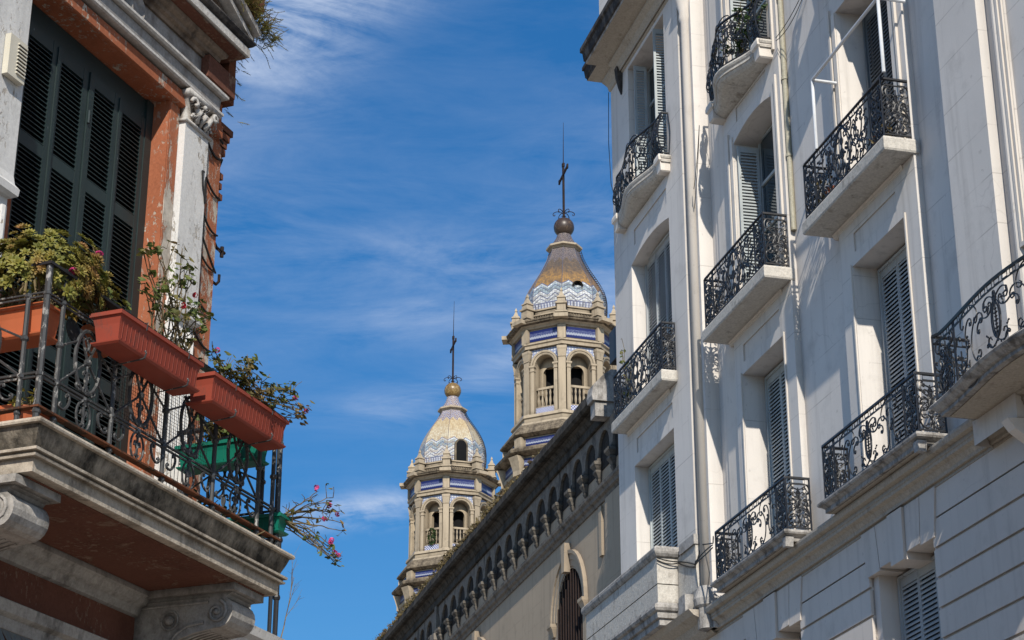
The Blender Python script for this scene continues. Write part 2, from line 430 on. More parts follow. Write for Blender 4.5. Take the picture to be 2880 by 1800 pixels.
def open_front(w, h, x0=0.0):   # large open scrolls round a central oval
    m = x0 + w/2; c = [(ell(m, h*.47, h*.155, h*.33, 22), .009), (ell(m, h*.47, h*.10, h*.26, 18), .006)]
    L = [scr('C', (m-h*.30, h*.22), (m-h*.30, h*.72), 1, 1), scr('S', (m-h*.22, h*.80), (m-h*.62, h*.52), 1, 1),
         scr('C', (m-h*.64, h*.18), (m-h*.58, h*.62), -1, 1), scr('S', (m-w*.44, h*.25), (m-w*.30, h*.74), -1, 1),
         scr('C', (m-w*.42, h*.12), (m-w*.24, h*.10), 1), scr('C', (m-w*.40, h*.80), (m-w*.24, h*.72), -1), scr('S', (m-h*.10, h*.06), (m-h*.36, h*.10), 1),
         scr('C', (m-w*.47, h*.40), (m-w*.44, h*.66), -1)]
    c += [(p, .0095) for p in L + mirror(L, m)]
    c += [(ell(m, h*.82, .035, .035, 8), .012), (ell(m, h*.90, .02, .03, 8), .012), [(m, h*.08), (m, h*.84)]]
    for k in range(7):
        y = h*(.25+.065*k); d = .022 + .012*(k % 2)
        c.append(([(m-d, y), (m, y-.012), (m+d, y)], .011))
    return c
def heavy_front(w, h, x0=0.0):  # closer, heavier scrollwork
    m = x0 + w/2
    L = [scr('C', (m-h*.12, h*.20), (m-h*.12, h*.80), 1, 1), scr('C', (m-h*.26, h*.15), (m-h*.30, h*.85), 1, 1), scr('S', (m-h*.42, h*.18), (m-h*.36, h*.62), -1, 1),
         scr('S', (m-h*.60, h*.75), (m-h*.48, h*.22), 1, 1), scr('C', (m-h*.52, h*.55), (m-h*.72, h*.82), -1, 1), scr('S', (m-h*.78, h*.18), (m-h*.66, h*.66), 1, 1),
         scr('C', (m-h*.62, h*.08), (m-h*.84, h*.34), -1), scr('C', (m-w*.43, h*.50), (m-w*.36, h*.86), 1, 1), scr('S', (m-w*.45, h*.10), (m-w*.38, h*.44), 1)]
    c = [(p, .0105) for p in L + mirror(L, m)]
    c += [(ell(m, h*.5, h*.07, h*.1, 10), .013), [(m, h*.04), (m, h*.97)], (ell(m, h*.76, .035, .05, 8), .012), (ell(m, h*.24, .035, .05, 8), .012)]
    for sx in (-1, 1):
        for k in range(5):
            px = m + sx*h*U(.18, .75); py = h*U(.2, .8); c.append(([(px-.02, py), (px+.01, py+.03), (px+.03, py-.01)], .014))
    return c
def filler(w, h, x0, n, seed):
    rg = random.Random(seed); c = []; m = x0 + w/2
    for i in range(n):
        x = x0 + w*.5*rg.uniform(.06, .92); y = h*rg.uniform(.08, .92); a = rg.uniform(0, 6.28); L = rg.uniform(.05, .13)
        x2 = min(max(x + L*cos(a), x0+.015), m); y2 = min(max(y + L*sin(a), .02), h-.02)
        if abs(x2-x) + abs(y2-y) < .03: continue
        k = [(scr(rg.choice('CS'), (x, y), (x2, y2), rg.choice((-1, 1)), 0), rg.uniform(.007, .011))]
        c += k + mirror(k, m)
    return c
def greek(x0, x1, z0, z1, p=.16):
    n = max(1, int((x1-x0)/p)); out = []
    for i in range(n):
        a = x0 + (x1-x0)*(i+.18)/n; b = x0 + (x1-x0)*(i+.82)/n
        out.append([(a,z0),(a,z1-.012),(b,z1-.012),(b,z0),(a,z0)])
    return out

def railing(mb, path, z0, z1, front='heavy', post=.30, bomb=0.0, band=True, sidepost=False):
    # path: plan points; first and last are at the wall
    h = z1 - z0
    seg = [(Vector((*a,0)), Vector((*b,0))) for a, b in zip(path, path[1:])]
    Ls = [(b-a).length for a, b in seg]; tot = sum(Ls)
    def bulge(z):
        t = (z - z0)/h
        return bomb*(sin(pi*min(1, max(0, (1-t)*1.0)))**1.5 if t < 1 else 0) if bomb else 0
    def at(s, z, off=0):
        k = 0
        while k < len(seg)-1 and s > Ls[k]: s -= Ls[k]; k += 1
        a, b = seg[k]; d = (b-a).normalized(); p = a + d*s; nrm = Vector((d.y, -d.x, 0))
        if nrm.y > .5: nrm = -nrm
        cx = (path[0][0]+path[-1][0])/2
        if abs(nrm.x) > .8: nrm = Vector((1 if p.x > cx else -1, 0, 0))
        p = p + nrm*(bulge(z)+off); return (p.x, p.y, z)
    corners = [0]; acc = 0
    for L in Ls: acc += L; corners.append(acc)
    # rails follow every bend
    st = sorted(set([round(c, 4) for c in corners] + [round(tot*i/40, 4) for i in range(41)]))
    for z, r in ((z1, .021), (z0+.05, .013)) + (((z1-.09, .010),) if band else ()):
        pts = [at(s, z) for s in st]
        mb.tube(pts, r, 4)
    top = z1 - (.09 if band else .02)
    s0 = Ls[0]; s1 = tot - Ls[-1]
    def vpost(s, r=.013, a=z0, b=z1): mb.tube([at(s, a + (b-a)*i/6) for i in range(7)], r, 4)
    for s in (0.01, s0, s1, tot-.01): vpost(s, .015)
    mpf = lambda o: (lambda u, v: at(o+u, z0+.05+v))
    hh = top - z0 - .05
    # side returns
    for (o, w) in ((0, s0), (s1, tot-s1)):
        if w > .2:
            put(mb, dense(w-.04, hh, .02) + filler(w-.04, hh, .02, 9, 3), mpf(o), .0105)
        if band: put(mb, greek(.04, w-.02, hh+.015, hh+.08), mpf(o), .006)
    W = s1 - s0
    for o in (s0, s1-post):
        put(mb, dense(post-.04, hh, .02) + filler(post-.04, hh, .02, 7, 5), mpf(o), .0105)
    vpost(s0+post, .010); vpost(s1-post, .010); vpost(s0+post+.035, .007); vpost(s1-post-.035, .007)
    fw = W - 2*post - .08
    fn = {'heavy': heavy_front, 'open': open_front}[front]
    put(mb, fn(fw, hh, .04) + (filler(fw, hh, .04, 26, 8) if front == 'heavy' else filler(fw, hh, .04, 6, 4)), mpf(s0+post), .011)
    if band: put(mb, greek(.03, W-.03, hh+.015, hh+.08), mpf(s0), .006)

# ---------------------------------------------------------------- helpers for walls and shutters
def wall_face(mb, x0, x1, z0, z1, y, holes, back=True):
    # front sheet at y with rectangular holes (xa,xb,za,zb,depth,has_back)
    xs = sorted(set([x0, x1] + [min(max(v, x0), x1) for h in holes for v in h[:2]]))
    zs = sorted(set([z0, z1] + [min(max(v, z0), z1) for h in holes for v in h[2:4]]))
    for a, b in zip(xs, xs[1:]):
        run = None
        for c, d in zip(zs, zs[1:]):
            mx, mz = (a+b)/2, (c+d)/2
            inside = any(h[0] < mx < h[1] and h[2] < mz < h[3] for h in holes)
            if not inside: mb.quad((a,y,c),(b,y,c),(b,y,d),(a,y,d))
    for h in holes:
        a, b, c, d, dp = h[:5]; Y = y + dp
        mb.quad((a,y,c),(a,Y,c),(a,Y,d),(a,y,d)); mb.quad((b,y,c),(b,y,d),(b,Y,d),(b,Y,c))
        mb.quad((a,y,d),(b,y,d),(b,Y,d),(a,Y,d)); mb.quad((a,y,c),(b,y,c),(b,Y,c),(a,Y,c))
        if len(h) > 5 and h[5]: mb.quad((a,Y,c),(b,Y,c),(b,Y,d),(a,Y,d))
def arch_fill(mb, x0, x1, z, rise, y0, y1, n=10):
    # spandrel that turns the flat top of a hole (top at z) into a segmental arch springing at z-rise
    w = (x1-x0)/2; m = (x0+x1)/2
    pts = []
    for i in range(n+1):
        t = -1 + 2*i/n; pts.append((m + w*t, z - rise*(t*t)))
    poly = pts + [(x1, z+.001), (x0, z+.001)]
    for i in range(n):
        a, b = pts[i], pts[i+1]
        mb.quad((a[0],y0,a[1]),(b[0],y0,b[1]),(b[0],y0,z),(a[0],y0,z))
        mb.quad((a[0],y0,a[1]),(b[0],y0,b[1]),(b[0],y1,b[1]),(a[0],y1,a[1]))
def shutter(mb, x0, x1, z0, z1, y, th=.035, stile=.05, pitch=.052, rails=(), slat_t=.012, tilt=.6):
    mb.box(x0, x0+stile, y, y+th, z0, z1); mb.box(x1-stile, x1, y, y+th, z0, z1)
    rz = [z0+.05] + sorted(rails) + [z1-.05]
    for r in rz: mb.box(x0+stile, x1-stile, y+.002, y+th-.002, r-.05, r+.05)
    a, b = x0+stile-.003, x1-stile+.003
    for lo, hi in zip(rz, rz[1:]):
        lo += .05; hi -= .05; n = max(1, int((hi-lo)/pitch))
        for i in range(n):
            z = lo + (hi-lo)*(i+.5)/n; dz = pitch*tilt*.5
            # blade: outer edge low, inner edge high
            mb.add([(a,y+.003,z-dz),(b,y+.003,z-dz),(b,y+th-.004,z+dz),(a,y+th-.004,z+dz),
                    (a,y+.003,z-dz+slat_t),(b,y+.003,z-dz+slat_t),(b,y+th-.004,z+dz+slat_t),(a,y+th-.004,z+dz+slat_t)],
                   [(0,3,2,1),(4,5,6,7),(0,1,5,4),(1,2,6,5),(2,3,7,6),(3,0,4,7)])

exec_parts = []
# ================================================================ camera, light, sky
cam = bpy.data.objects.new('camera', bpy.data.cameras.new('camera')); COL.objects.link(cam); scene.camera = cam
cam.location = (0, 0, 1.6); cam.rotation_euler = (radians(90+22.5), 0, 0)
cam.data.sensor_width = 36; cam.data.lens = 36*5629/2880.; cam.data.clip_end = 6000; cam.data.clip_start = .1
scene.view_settings.view_transform = 'Standard'; scene.view_settings.look = 'None'; scene.view_settings.exposure = 0

SUNV = Vector((.068, -1.36, 1.0)).normalized()
el = math.asin(SUNV.z); az = atan2(SUNV.x, SUNV.y)
sun = bpy.data.lights.new('sun', 'SUN'); sun.energy = 5.0; sun.angle = radians(.53); sun.color = (1, .93, .82)
so = bpy.data.objects.new('sun', sun); COL.objects.link(so); so.rotation_euler = SUNV.to_track_quat('Z', 'Y').to_euler()
w = bpy.data.worlds.new('World'); scene.world = w; w.use_nodes = True
nt = w.node_tree; nn = nt.nodes; ll = nt.links; nn.clear()
out = nn.new('ShaderNodeOutputWorld'); bg = nn.new('ShaderNodeBackground'); bg.inputs[1].default_value = .135
sky = nn.new('ShaderNodeTexSky'); sky.sky_type = 'NISHITA'; sky.sun_disc = False
sky.sun_elevation = el; sky.sun_rotation = az; sky.air_density = 1.1; sky.dust_density = .35; sky.ozone_density = 2.2; sky.altitude = 20
hs = nn.new('ShaderNodeHueSaturation'); hs.inputs['Saturation'].default_value = 1.17; hs.inputs['Value'].default_value = 1.0
tc0 = nn.new('ShaderNodeTexCoord'); tn = nn.new('ShaderNodeMix'); tn.data_type = 'RGBA'; tn.blend_type = 'MULTIPLY'; tn.inputs[0].default_value = 1; ll.new(sky.outputs[0], tn.inputs[6]); tn.inputs[7].default_value = (.58, .785, .98, 1)
zs = nn.new('ShaderNodeSeparateXYZ'); ll.new(tc0.outputs['Generated'], zs.inputs[0])
mr = nn.new('ShaderNodeMapRange'); ll.new(zs.outputs[2], mr.inputs[0]); mr.inputs[1].default_value = .15; mr.inputs[2].default_value = .62; mr.inputs[3].default_value = .74; mr.inputs[4].default_value = 1.0
vm = nn.new('ShaderNodeVectorMath'); vm.operation = 'SCALE'; ll.new(tn.outputs[2], vm.inputs[0]); ll.new(mr.outputs[0], vm.inputs['Scale'])
ll.new(vm.outputs[0], hs.inputs['Color'])
tc = nn.new('ShaderNodeTexCoord')
def wmath(op, a, b=None):
    m = nn.new('ShaderNodeMath'); m.operation = op
    for i, v in enumerate((a, b)):
        if v is None: continue
        if isinstance(v, (int, float)): m.inputs[i].default_value = v
        else: ll.new(v, m.inputs[i])
    return m.outputs[0]
def dirv(azd, eld): a, e = radians(azd), radians(eld); return (sin(a)*cos(e), cos(a)*cos(e), sin(e))
# high thin cirrus: patches of stretched noise at a few places of the sky
def cloud_noise(scale, sc, rot):
    mp = nn.new('ShaderNodeMapping'); mp.inputs['Rotation'].default_value = rot; mp.inputs['Scale'].default_value = sc
    ll.new(tc.outputs['Generated'], mp.inputs[0])
    n = nn.new('ShaderNodeTexNoise'); n.inputs['Scale'].default_value = scale; n.inputs['Detail'].default_value = 12; n.inputs['Roughness'].default_value = .66
    n.inputs['Distortion'].default_value = .9
    ll.new(mp.outputs[0], n.inputs['Vector']); return n.outputs['Fac']
n1 = cloud_noise(5.0, (.8, 1, 3.2), (.0, .42, .0)); n2 = cloud_noise(20, (.6, 1, 3.0), (0, .35, 0))
total = None
for (a, e, wd, ht, rot, amp) in ((-6.2, 32.2, 4.6, 1.5, .42, 1.0), (-7.6, 30.2, 2.2, 1.6, .5, .55), (-1.6, 24.2, 3.6, .8, -.12, .19), (-3.0, 22.6, 2.8, .7, .15, .17), (.9, 22.0, 1.9, .8, .5, .34), (-.9, 21.0, 1.8, .5, .4, .22), (-4.6, 17.0, 2.2, .50, .14, 1.0), (-3.4, 20.0, 2.0, .5, .1, .28),
                               (14, 26, 10, 3, .2, .8), (-22, 24, 10, 4, .2, .8), (40, 35, 20, 8, .1, .9), (-60, 30, 20, 8, 0, .9), (170, 40, 30, 8, .2, .8)):
    c0 = Vector(dirv(a, e)); rt = Vector((cos(radians(a)), -sin(radians(a)), 0)); up = rt.cross(c0)
    ax = rt*cos(rot) + up*sin(rot); ay = -rt*sin(rot) + up*cos(rot)
    d1 = nn.new('ShaderNodeVectorMath'); d1.operation = 'DOT_PRODUCT'; ll.new(tc.outputs['Generated'], d1.inputs[0]); d1.inputs[1].default_value = ax/radians(wd)
    d2 = nn.new('ShaderNodeVectorMath'); d2.operation = 'DOT_PRODUCT'; ll.new(tc.outputs['Generated'], d2.inputs[0]); d2.inputs[1].default_value = ay/radians(ht)
    d3 = nn.new('ShaderNodeVectorMath'); d3.operation = 'DOT_PRODUCT'; ll.new(tc.outputs['Generated'], d3.inputs[0]); d3.inputs[1].default_value = c0
    u = wmath('SUBTRACT', d1.outputs['Value'], float(c0.dot(ax)/radians(wd))); v = wmath('SUBTRACT', d2.outputs['Value'], float(c0.dot(ay)/radians(ht)))
    q = wmath('ADD', wmath('MULTIPLY', u, u), wmath('MULTIPLY', v, v))
    g = wmath('MULTIPLY', wmath('POWER', 2.718, wmath('MULTIPLY', q, -1.0)), amp)
    g = wmath('MULTIPLY', g, wmath('GREATER_THAN', d3.outputs['Value'], .3))
    total = g if total is None else wmath('ADD', total, g)
dens = wmath('MULTIPLY', total, wmath('SUBTRACT', wmath('ADD', wmath('MULTIPLY', n1, 3.6), wmath('MULTIPLY', n2, 1.9)), 2.32))
cr = nn.new('ShaderNodeClamp'); ll.new(dens, cr.inputs[0]); cr.inputs['Max'].default_value = .72
cm = nn.new('ShaderNodeMix'); cm.data_type = 'RGBA'; ll.new(cr.outputs[0], cm.inputs[0]); ll.new(hs.outputs[0], cm.inputs[6]); cm.inputs[7].default_value = (4.6, 5.3, 6.6, 1)
ll.new(cm.outputs[2], bg.inputs[0]); ll.new(bg.outputs[0], out.inputs[0])
scene.cycles.use_denoising = True
scene.cycles.max_bounces = 7; scene.cycles.diffuse_bounces = 4; scene.cycles.transparent_max_bounces = 8

# ================================================================ ground
t = NT('asphalt'); n = t.noise(60, 6, .7); n2_ = t.noise(.6, 4)
GROUND_M = t.fin(t.mix(t.ramp(n, .3, .7), (.20,.185,.165), t.mix(n2_, (.16,.15,.14), (.25,.23,.20))), .9, .2); t.bump(n, .4, .01)
t = NT('paving_stone'); br = t.n.new('ShaderNodeTexBrick'); br.inputs['Scale'].default_value = 2.2; t.l.new(t.co, br.inputs['Vector'])
br.inputs['Color1'].default_value = (.50,.43,.35,1); br.inputs['Color2'].default_value = (.44,.38,.31,1); br.inputs['Mortar'].default_value = (.11,.10,.09,1); br.inputs['Mortar Size'].default_value = .012
PAVE_M = t.fin(t.mix(t.math('MULTIPLY', t.ramp(t.noise(3, 5), .4, .8), .5), br.outputs['Color'], (.14,.12,.10)), .85, .2)
mb = MB(); mb.quad((-3000,-3000,0),(3000,-3000,0),(3000,3000,0),(-3000,3000,0)); o = mb.build('ground', PAVE_M); tag(o, kind='structure')
mb = MB(); mb.box(-120, 60, -4.2, 8.3, .0, .004); mb.v = [tuple(rotv(p, ROT_R)) for p in mb.v]; o = mb.build('street', GROUND_M); tag(o, kind='structure')
mb = MB(); mb.box(-120, 60, 8.4, 10.30, .0, .14); mb.box(-120, 60, 8.3, 8.4, .0, .155); mb.v = [tuple(rotv(p, ROT_R)) for p in mb.v]; o = mb.build('pavement', PAVE_M); tag(o, kind='structure')
mb = MB(); mb.box(2, 14.2, 5.2, 7.30, .0, .14); mb.box(2, 14.2, 5.1, 5.2, .0, .155); mb.v = [tuple(rotv(p, ROT_L)) for p in mb.v]; o = mb.build('pavement', PAVE_M); tag(o, kind='structure')

# ================================================================ WHITE APARTMENT BLOCK (right)
WB = thing('apartment_building', 'white four storey apartment building with iron balconies filling the right side', 'building', (-22, 10.6, 0), ROT_R)
ZF = [9.30, 13.30, 17.12]           # tops of the three balcony levels
YB, YW, Y1, Y4 = 10.70, 10.60, 10.37, 10.35
X1a, X1b = -32.28, -28.44           # far pavilion
# --- base wall strips (recessed plane) between the bays
mb = MB()
for a_, b_ in ((-28.44,-27.04),(-24.67,-22.95),(-20.56,-19.22)): wall_face(mb, a_, b_, 8.86, 22.5, YB, [])
wall_face(mb, -10.5, -2.0, 0, 22.5, YB, [])
mb.box(-28.44, -2, YB+.9, 19.5, 0, 22.4)
# far pavilion return to the recessed wall and its far flank
mb.quad((X1b,Y1,9.2),(X1b,YB,9.2),(X1b,YB,22.5),(X1b,Y1,22.5))
mb.quad((X1a,Y1,9.2),(X1a,Y1,22.5),(X1a,19.5,22.5),(X1a,19.5,9.2))
mb.box(X1a+.02, -28.4, Y1+.9, 19.5, 0, 22.45)
mb.build('wall', M['white'], WB)
# far pavilion front
H1 = [(-31.22,-29.16,17.25,20.28,.42), (-31.28,-29.2,13.25,16.41,.34), (-31.38,-29.30,9.6,12.52,.34), (-31.24,-29.33,12.71,12.98,.022,True), (-31.1,-29.3,16.60,16.9,.022,True)]
mb = MB(); wall_face(mb, X1a, X1b, 9.2, 22.5, Y1, H1); arch_fill(mb, -31.28, -29.2, 16.411, .13, Y1, Y1+.34); mb.build('wall', M['white'], WB)
# columns two and three
H2 = [(-26.66,-25.0,17.12,20.4,.42), (-26.66,-25.0,13.3,16.56,.46), (-26.74,-25.06,9.30,12.52,.42), (-26.66,-25.18,12.70,12.98,.022,True), (-26.5,-25.2,16.75,17.0,.02,True)]
H3 = [(-22.56,-20.92,17.12,20.4,.42), (-22.56,-20.92,13.3,16.46,.46), (-22.58,-20.95,9.30,12.53,.42), (-22.48,-21.16,12.70,12.98,.022,True)]
mb = MB()
wall_face(mb, -27.04, -24.67, 8.86, 22.5, YW, H2); arch_fill(mb, -26.66, -25.0, 16.561, .13, YW, YW+.46)
wall_face(mb, -22.95, -20.56, 8.86, 22.5, YW, H3)
for a, b in ((-27.04,-24.67), (-22.95,-20.56)):
    for x in (a, b): mb.quad((x,YW,8.86),(x,YB,8.86),(x,YB,22.5),(x,YW,22.5))
mb.build('wall', M['white'], WB)
# near bay
mb = MB()
wall_face(mb, -19.22, -18.22, 8.86, 22.5, Y4, []); mb.quad((-19.22,Y4,8.86),(-19.22,YB,8.86),(-19.22,YB,22.5),(-19.22,Y4,22.5))
mb.quad((-18.22,Y4,8.86),(-18.22,Y4+.13,8.86),(-18.22,Y4+.13,22.5),(-18.22,Y4,22.5))
wall_face(mb, -18.22, -12.2, 8.86, 22.5, Y4+.13, [(-17.82,-16.9,10.86,16.5,.03,True), (-16.1,-14.3,9.3,12.6,.4,True), (-16.1,-14.3,13.3,16.6,.4,True)])
wall_face(mb, -12.2, -10.5, 8.86, 22.5, Y4, []); mb.quad((-10.5,Y4,8.86),(-10.5,YB,8.86),(-10.5,YB,22.5),(-10.5,Y4,22.5)); mb.quad((-12.2,Y4,8.86),(-12.2,Y4+.13,8.86),(-12.2,Y4+.13,22.5),(-12.2,Y4,22.5))
mb.build('wall', M['white'], WB)
# round shafts and flat strips
mb = MB()
for (x, y, r, z0) in ((-28.22, 10.455, .10, 9.55),):
    mb.lathe([(r,z0),(r,19.55),(r+.03,19.62),(r+.02,19.75),(r+.07,19.95),(r+.12,20.15),(r+.08,20.3),(r+.16,20.5),(r+.16,22.5)], (x,y,0), 28)
mb.build('column_shaft', M['white_trim'], WB, smooth=True)
mb = MB(); mb.box(-28.439, -28.02, 10.46, 10.75, 8.9, 22.4); mb.build('pier', M['white'], WB)
mb = MB()
mb.lathe([(.075, 8.9),(.075, 22.5)], (-18.0, Y4+.15, 0), 14)
mb.build('column_shaft', M['white_trim'], WB, smooth=False)
mb = MB()
mb.box(-27.62, -27.10, 10.655, 10.75, 9.5, 22.4)
mb.box(-27.80, -27.62, 10.68, 10.75, 9.5, 22.4)
for (a, b, H) in ((-26.66,-25.0,(13.3,16.56)), (-22.56,-20.92,(13.3,16.46)), (-26.66,-25.0,(17.12,20.4)), (-22.56,-20.92,(17.12,20.4)), (-26.74,-25.06,(9.3,12.52)), (-22.58,-20.95,(9.3,12.53))):
    z0, z1 = H
    up = z0 > 10
    wdt = .12 if up else .045
    for sx, x in ((-1, a), (1, b)):
        mb.box(x + sx*.012, x + sx*wdt, YW-.022, YW+.05, z0, z1 + (0 if up else .03))
        if up: mb.box(x + sx*wdt*1.35, x + sx*wdt*1.8, YW-.035, YW+.05, z0, z1+.12)
for (x0, x1, z0, z1) in ((-17.94, -16.78, 10.74, 16.6),):
    for k, (d, p) in enumerate(((.0,.045),(.06,.025))):
        yy = Y4+.13
        for a, b, c, e in ((x0+d, x0+d+.05, z0+d, z1-d), (x1-d-.05, x1-d, z0+d, z1-d), (x0+d+.05, x1-d-.05, z0+d, z0+d+.05), (x0+d+.05, x1-d-.05, z1-d-.05, z1-d)):
            mb.box(a, b, yy-p, yy+.02, c, e)
mb.build('trim', M['white_trim'], WB)
# ground part: channelled masonry below the first cornice
mb = MB()
piers = [(-32.3,-31.0),(-29.4,-26.95),(-24.99,-22.7),(-20.86,-17.0),(-15.2,-12.6),(-10.6,-2.0)]
ops = [(-31.0,-29.4),(-26.8,-25.1),(-22.55,-20.95),(-16.9,-15.3),(-12.5,-10.7)]
CH = .36
for (a, b) in piers:
    z = 8.49
    mb.box(a, b, 10.58, 11.3, z+.012, 8.87)
    while z > 0:
        mb.box(a, b, 10.58, 11.3, max(0, z-CH+.025), z-.012)
        z -= CH
    mb.box(a, b, 10.615, 11.3, 0, 8.48)
mb.build('rusticated_wall', M['white_rust'], WB)
for (a, b) in ops:
    mb = MB(); zt = 8.27
    # flat arch of wedge stones over the opening, key stone proud
    m_ = (a+b)/2; n_ = 5; ww = (b-a+.32)/n_
    for i in range(n_):
        xa = m_ - ww*n_/2 + ww*i; xb = xa + ww
        ta = (xa - m_)*.12; tb = (xb - m_)*.12
        key = (i == n_//2); low = zt - (.0 if not key else .06) + (.03 if i % 2 else 0)
        mb.prism([(xa+.008, low), (xb-.008, low), (xb-.008+tb, 8.86), (xa+.008+ta, 8.86)], 'y', 10.56 - (.035 if key else 0), 11.25)
    # reveals and sill
    mb.box(a-.16, a, 10.64, 11.28, 5.0, zt); mb.box(b, b+.10, 10.64, 11.28, 5.0, zt)
    mb.box(a-.16, b+.1, 10.6, 11.28, 0, 5.0)
    mb.build('window_surround', M['white_rust'], WB)
# cornice band under the first balcony level
mb = MB()
PC = [(0,8.84),(.05,8.845),(.05,8.885),(.085,8.89),(.09,8.93),(.13,8.985),(.185,9.01),(.19,9.05),(.20,9.055),(.20,9.10),(.26,9.12),(.28,9.17),(.28,9.2),(.0,9.24)]
mb.mould(-28.3, -2.0, 10.62, PC, False, False)
mb.build('string_course', M['soffit'], WB)

def slab(name, xa, xb, yf, yw, zt, zb, mats, bracket=False, lip=.03):
    mb = MB()
    def ring(o, z): return [(xa-o, yf-o, z), (xb+o, yf-o, z), (xb+o, yw, z), (xa-o, yw, z)]
    mb.m = 0
    mb.loft([ring(-.06, zb), ring(-.02, zb+.012), ring(0, zb+.03), ring(0, zt-.05), ring(lip*.6, zt-.035), ring(lip*.6, zt-.008), ring(0, zt)])
    o = mb.build(name, mats, WB); return o
# --- level A (first floor): wide slabs with stained lip and small pendants at the ends
SLABM = M['slab_low']
LZ = Matrix.Translation((0, 0, .07))
def low_balcony(xa, xb, yf, label=None, front='open', post=.34, zt=9.30):
    mb = MB(); mb.M = LZ
    def ring(o, z): return [(xa-o, yf-o, z), (xb+o, yf-o, z), (xb+o, 10.72, z), (xa-o, 10.72, z)]
    mb.loft([ring(-.035,9.146), ring(-.03,9.15), ring(-.03,9.20), ring(-.018,9.21), ring(.012,9.235), ring(.035,9.24), ring(.05,9.262), ring(.05,9.285), ring(.03,9.30)])
    b = mb.build('balcony', SLABM, WB)
    mb = MB(); mb.M = LZ; mb.box(xa+.07, xb-.07, yf+.07, 10.4, 9.138, 9.1455); mb.build('soffit', M['soffit'], b)
    for x in (xb-.06,):
        mb = MB(); mb.M = LZ; mb.prism([(x-.045,9.07),(x+.045,9.07),(x+.07,9.20),(x-.07,9.20)], 'y', yf-.015, yf+.10)
        mb.build('corbel', M['slab_low'], b)
    mb = MB(); mb.M = LZ; railing(mb, [(xa+.04,10.6),(xa+.04,yf+.04),(xb-.04,yf+.04),(xb-.04,10.6)], 9.30, 10.06, front, post)
    mb.build('railing', M['iron'], b); return b
low_balcony(-27.26, -24.40, 10.20)
low_balcony(-23.16, -20.27, 10.20)
# --- level A, near bay: bow-fronted, carried further out
def bow(xa, xb, yf, yw, bul, n=16, ends=.18):
    pts = [(xa, yw), (xa, yf)]
    m_ = (xa+xb)/2; hw = (xb-xa)/2
    for i in range(1, n):
        x = xa + (xb-xa)*i/n; t = (x-m_)/hw
        s = max(0., 1-abs(t)/(1-ends)); s = s*s*(3-2*s)
        pts.append((x, yf - bul*s))
    pts += [(xb, yf), (xb, yw)]; return pts
def plan_layer(pts, ox, yw, sy, sx, z):
    c = (pts[0][0]+pts[-1][0])/2
    return [(c + (x-c)*sx + (ox if x > c else -ox), yw - (yw-y)*sy, z) for x, y in pts]
P4 = bow(-19.2, -15.8, 9.90, 10.6, .13, 20, .0)
mb = MB(); L4 = lambda o, z: plan_layer(P4, o, 10.6, 1+o/.75, 1, z)
mb.loft([L4(-.05,9.146), L4(-.04,9.15), L4(-.04,9.19), L4(-.01,9.205), L4(.015,9.23), L4(.04,9.25), L4(.055,9.28), L4(.04,9.30)])
b4 = mb.build('balcony', M['slab_low'], WB)
mb = MB(); mb.prism([(p[0], p[1]+.12) for p in [(min(max(x, -19.1), -15.9), min(y, 10.4)) for x, y in P4]], 'z', 9.136, 9.1455); mb.build('soffit', M['soffit'], b4)
mb = MB(); railing(mb, [(p[0]*1.0, p[1]+.04) if 0 < i < len(P4)-1 else (p[0], 10.35) for i, p in enumerate(P4)], 9.30, 10.10, 'open', .3); 
mb = MB(); railing(mb, [(-19.14, 10.6), (-19.14, 9.9)] + [(p[0], p[1]+.04) for p in P4[2:-2]] + [(-15.86, 9.9), (-15.86, 10.6)], 9.30, 10.10, 'open', .50)
mb.build('railing', M['iron'], b4)
for x in (-18.35, -15.1): mb = MB(); mb.prism([(10.62,8.50),(10.30,8.72),(10.22,8.83),(10.62,8.86)], 'x', x, x+.16); mb.build('corbel', M['white_trim'], b4)
# --- level B: plain flat slabs
def mid_balcony(xa, xb, yf, zt, front='heavy', yw=10.62, post=.36, rt=.86, rxa=None):
    mb = MB()
    def ring(o, z): return [(xa-o, yf-o, z), (xb+o, yf-o, z), (xb+o, yw+.04, z), (xa-o, yw+.04, z)]
    mb.loft([ring(-.03, zt-.20), ring(-.012, zt-.195), ring(0, zt-.17), ring(0, zt-.03), ring(-.012, zt-.004), ring(-.02, zt)])
    b = mb.build('balcony', M['slab_white'], WB)
    mb = MB(); mb.mould(xa+.1, xb-.36, yw, [(.0,zt-.27),(.03,zt-.26),(.035,zt-.22),(.05,zt-.205),(.05,zt-.195)], False, False); mb.build('moulding', M['white_trim'], b)
    mb = MB(); railing(mb, [(xa+.06,yw),(xa+.06,yf+.05),(xb-.06,yf+.05),(xb-.06,yw)], zt, zt+rt-.01, front, post); mb.build('railing', M['iron'], b)
    return b
mid_balcony(-31.79, -29.03, 10.09, 13.43, yw=10.38)
mid_balcony(-27.30, -24.65, 10.18, 13.42)
mid_balcony(-23.20, -20.52, 10.18, 13.42)
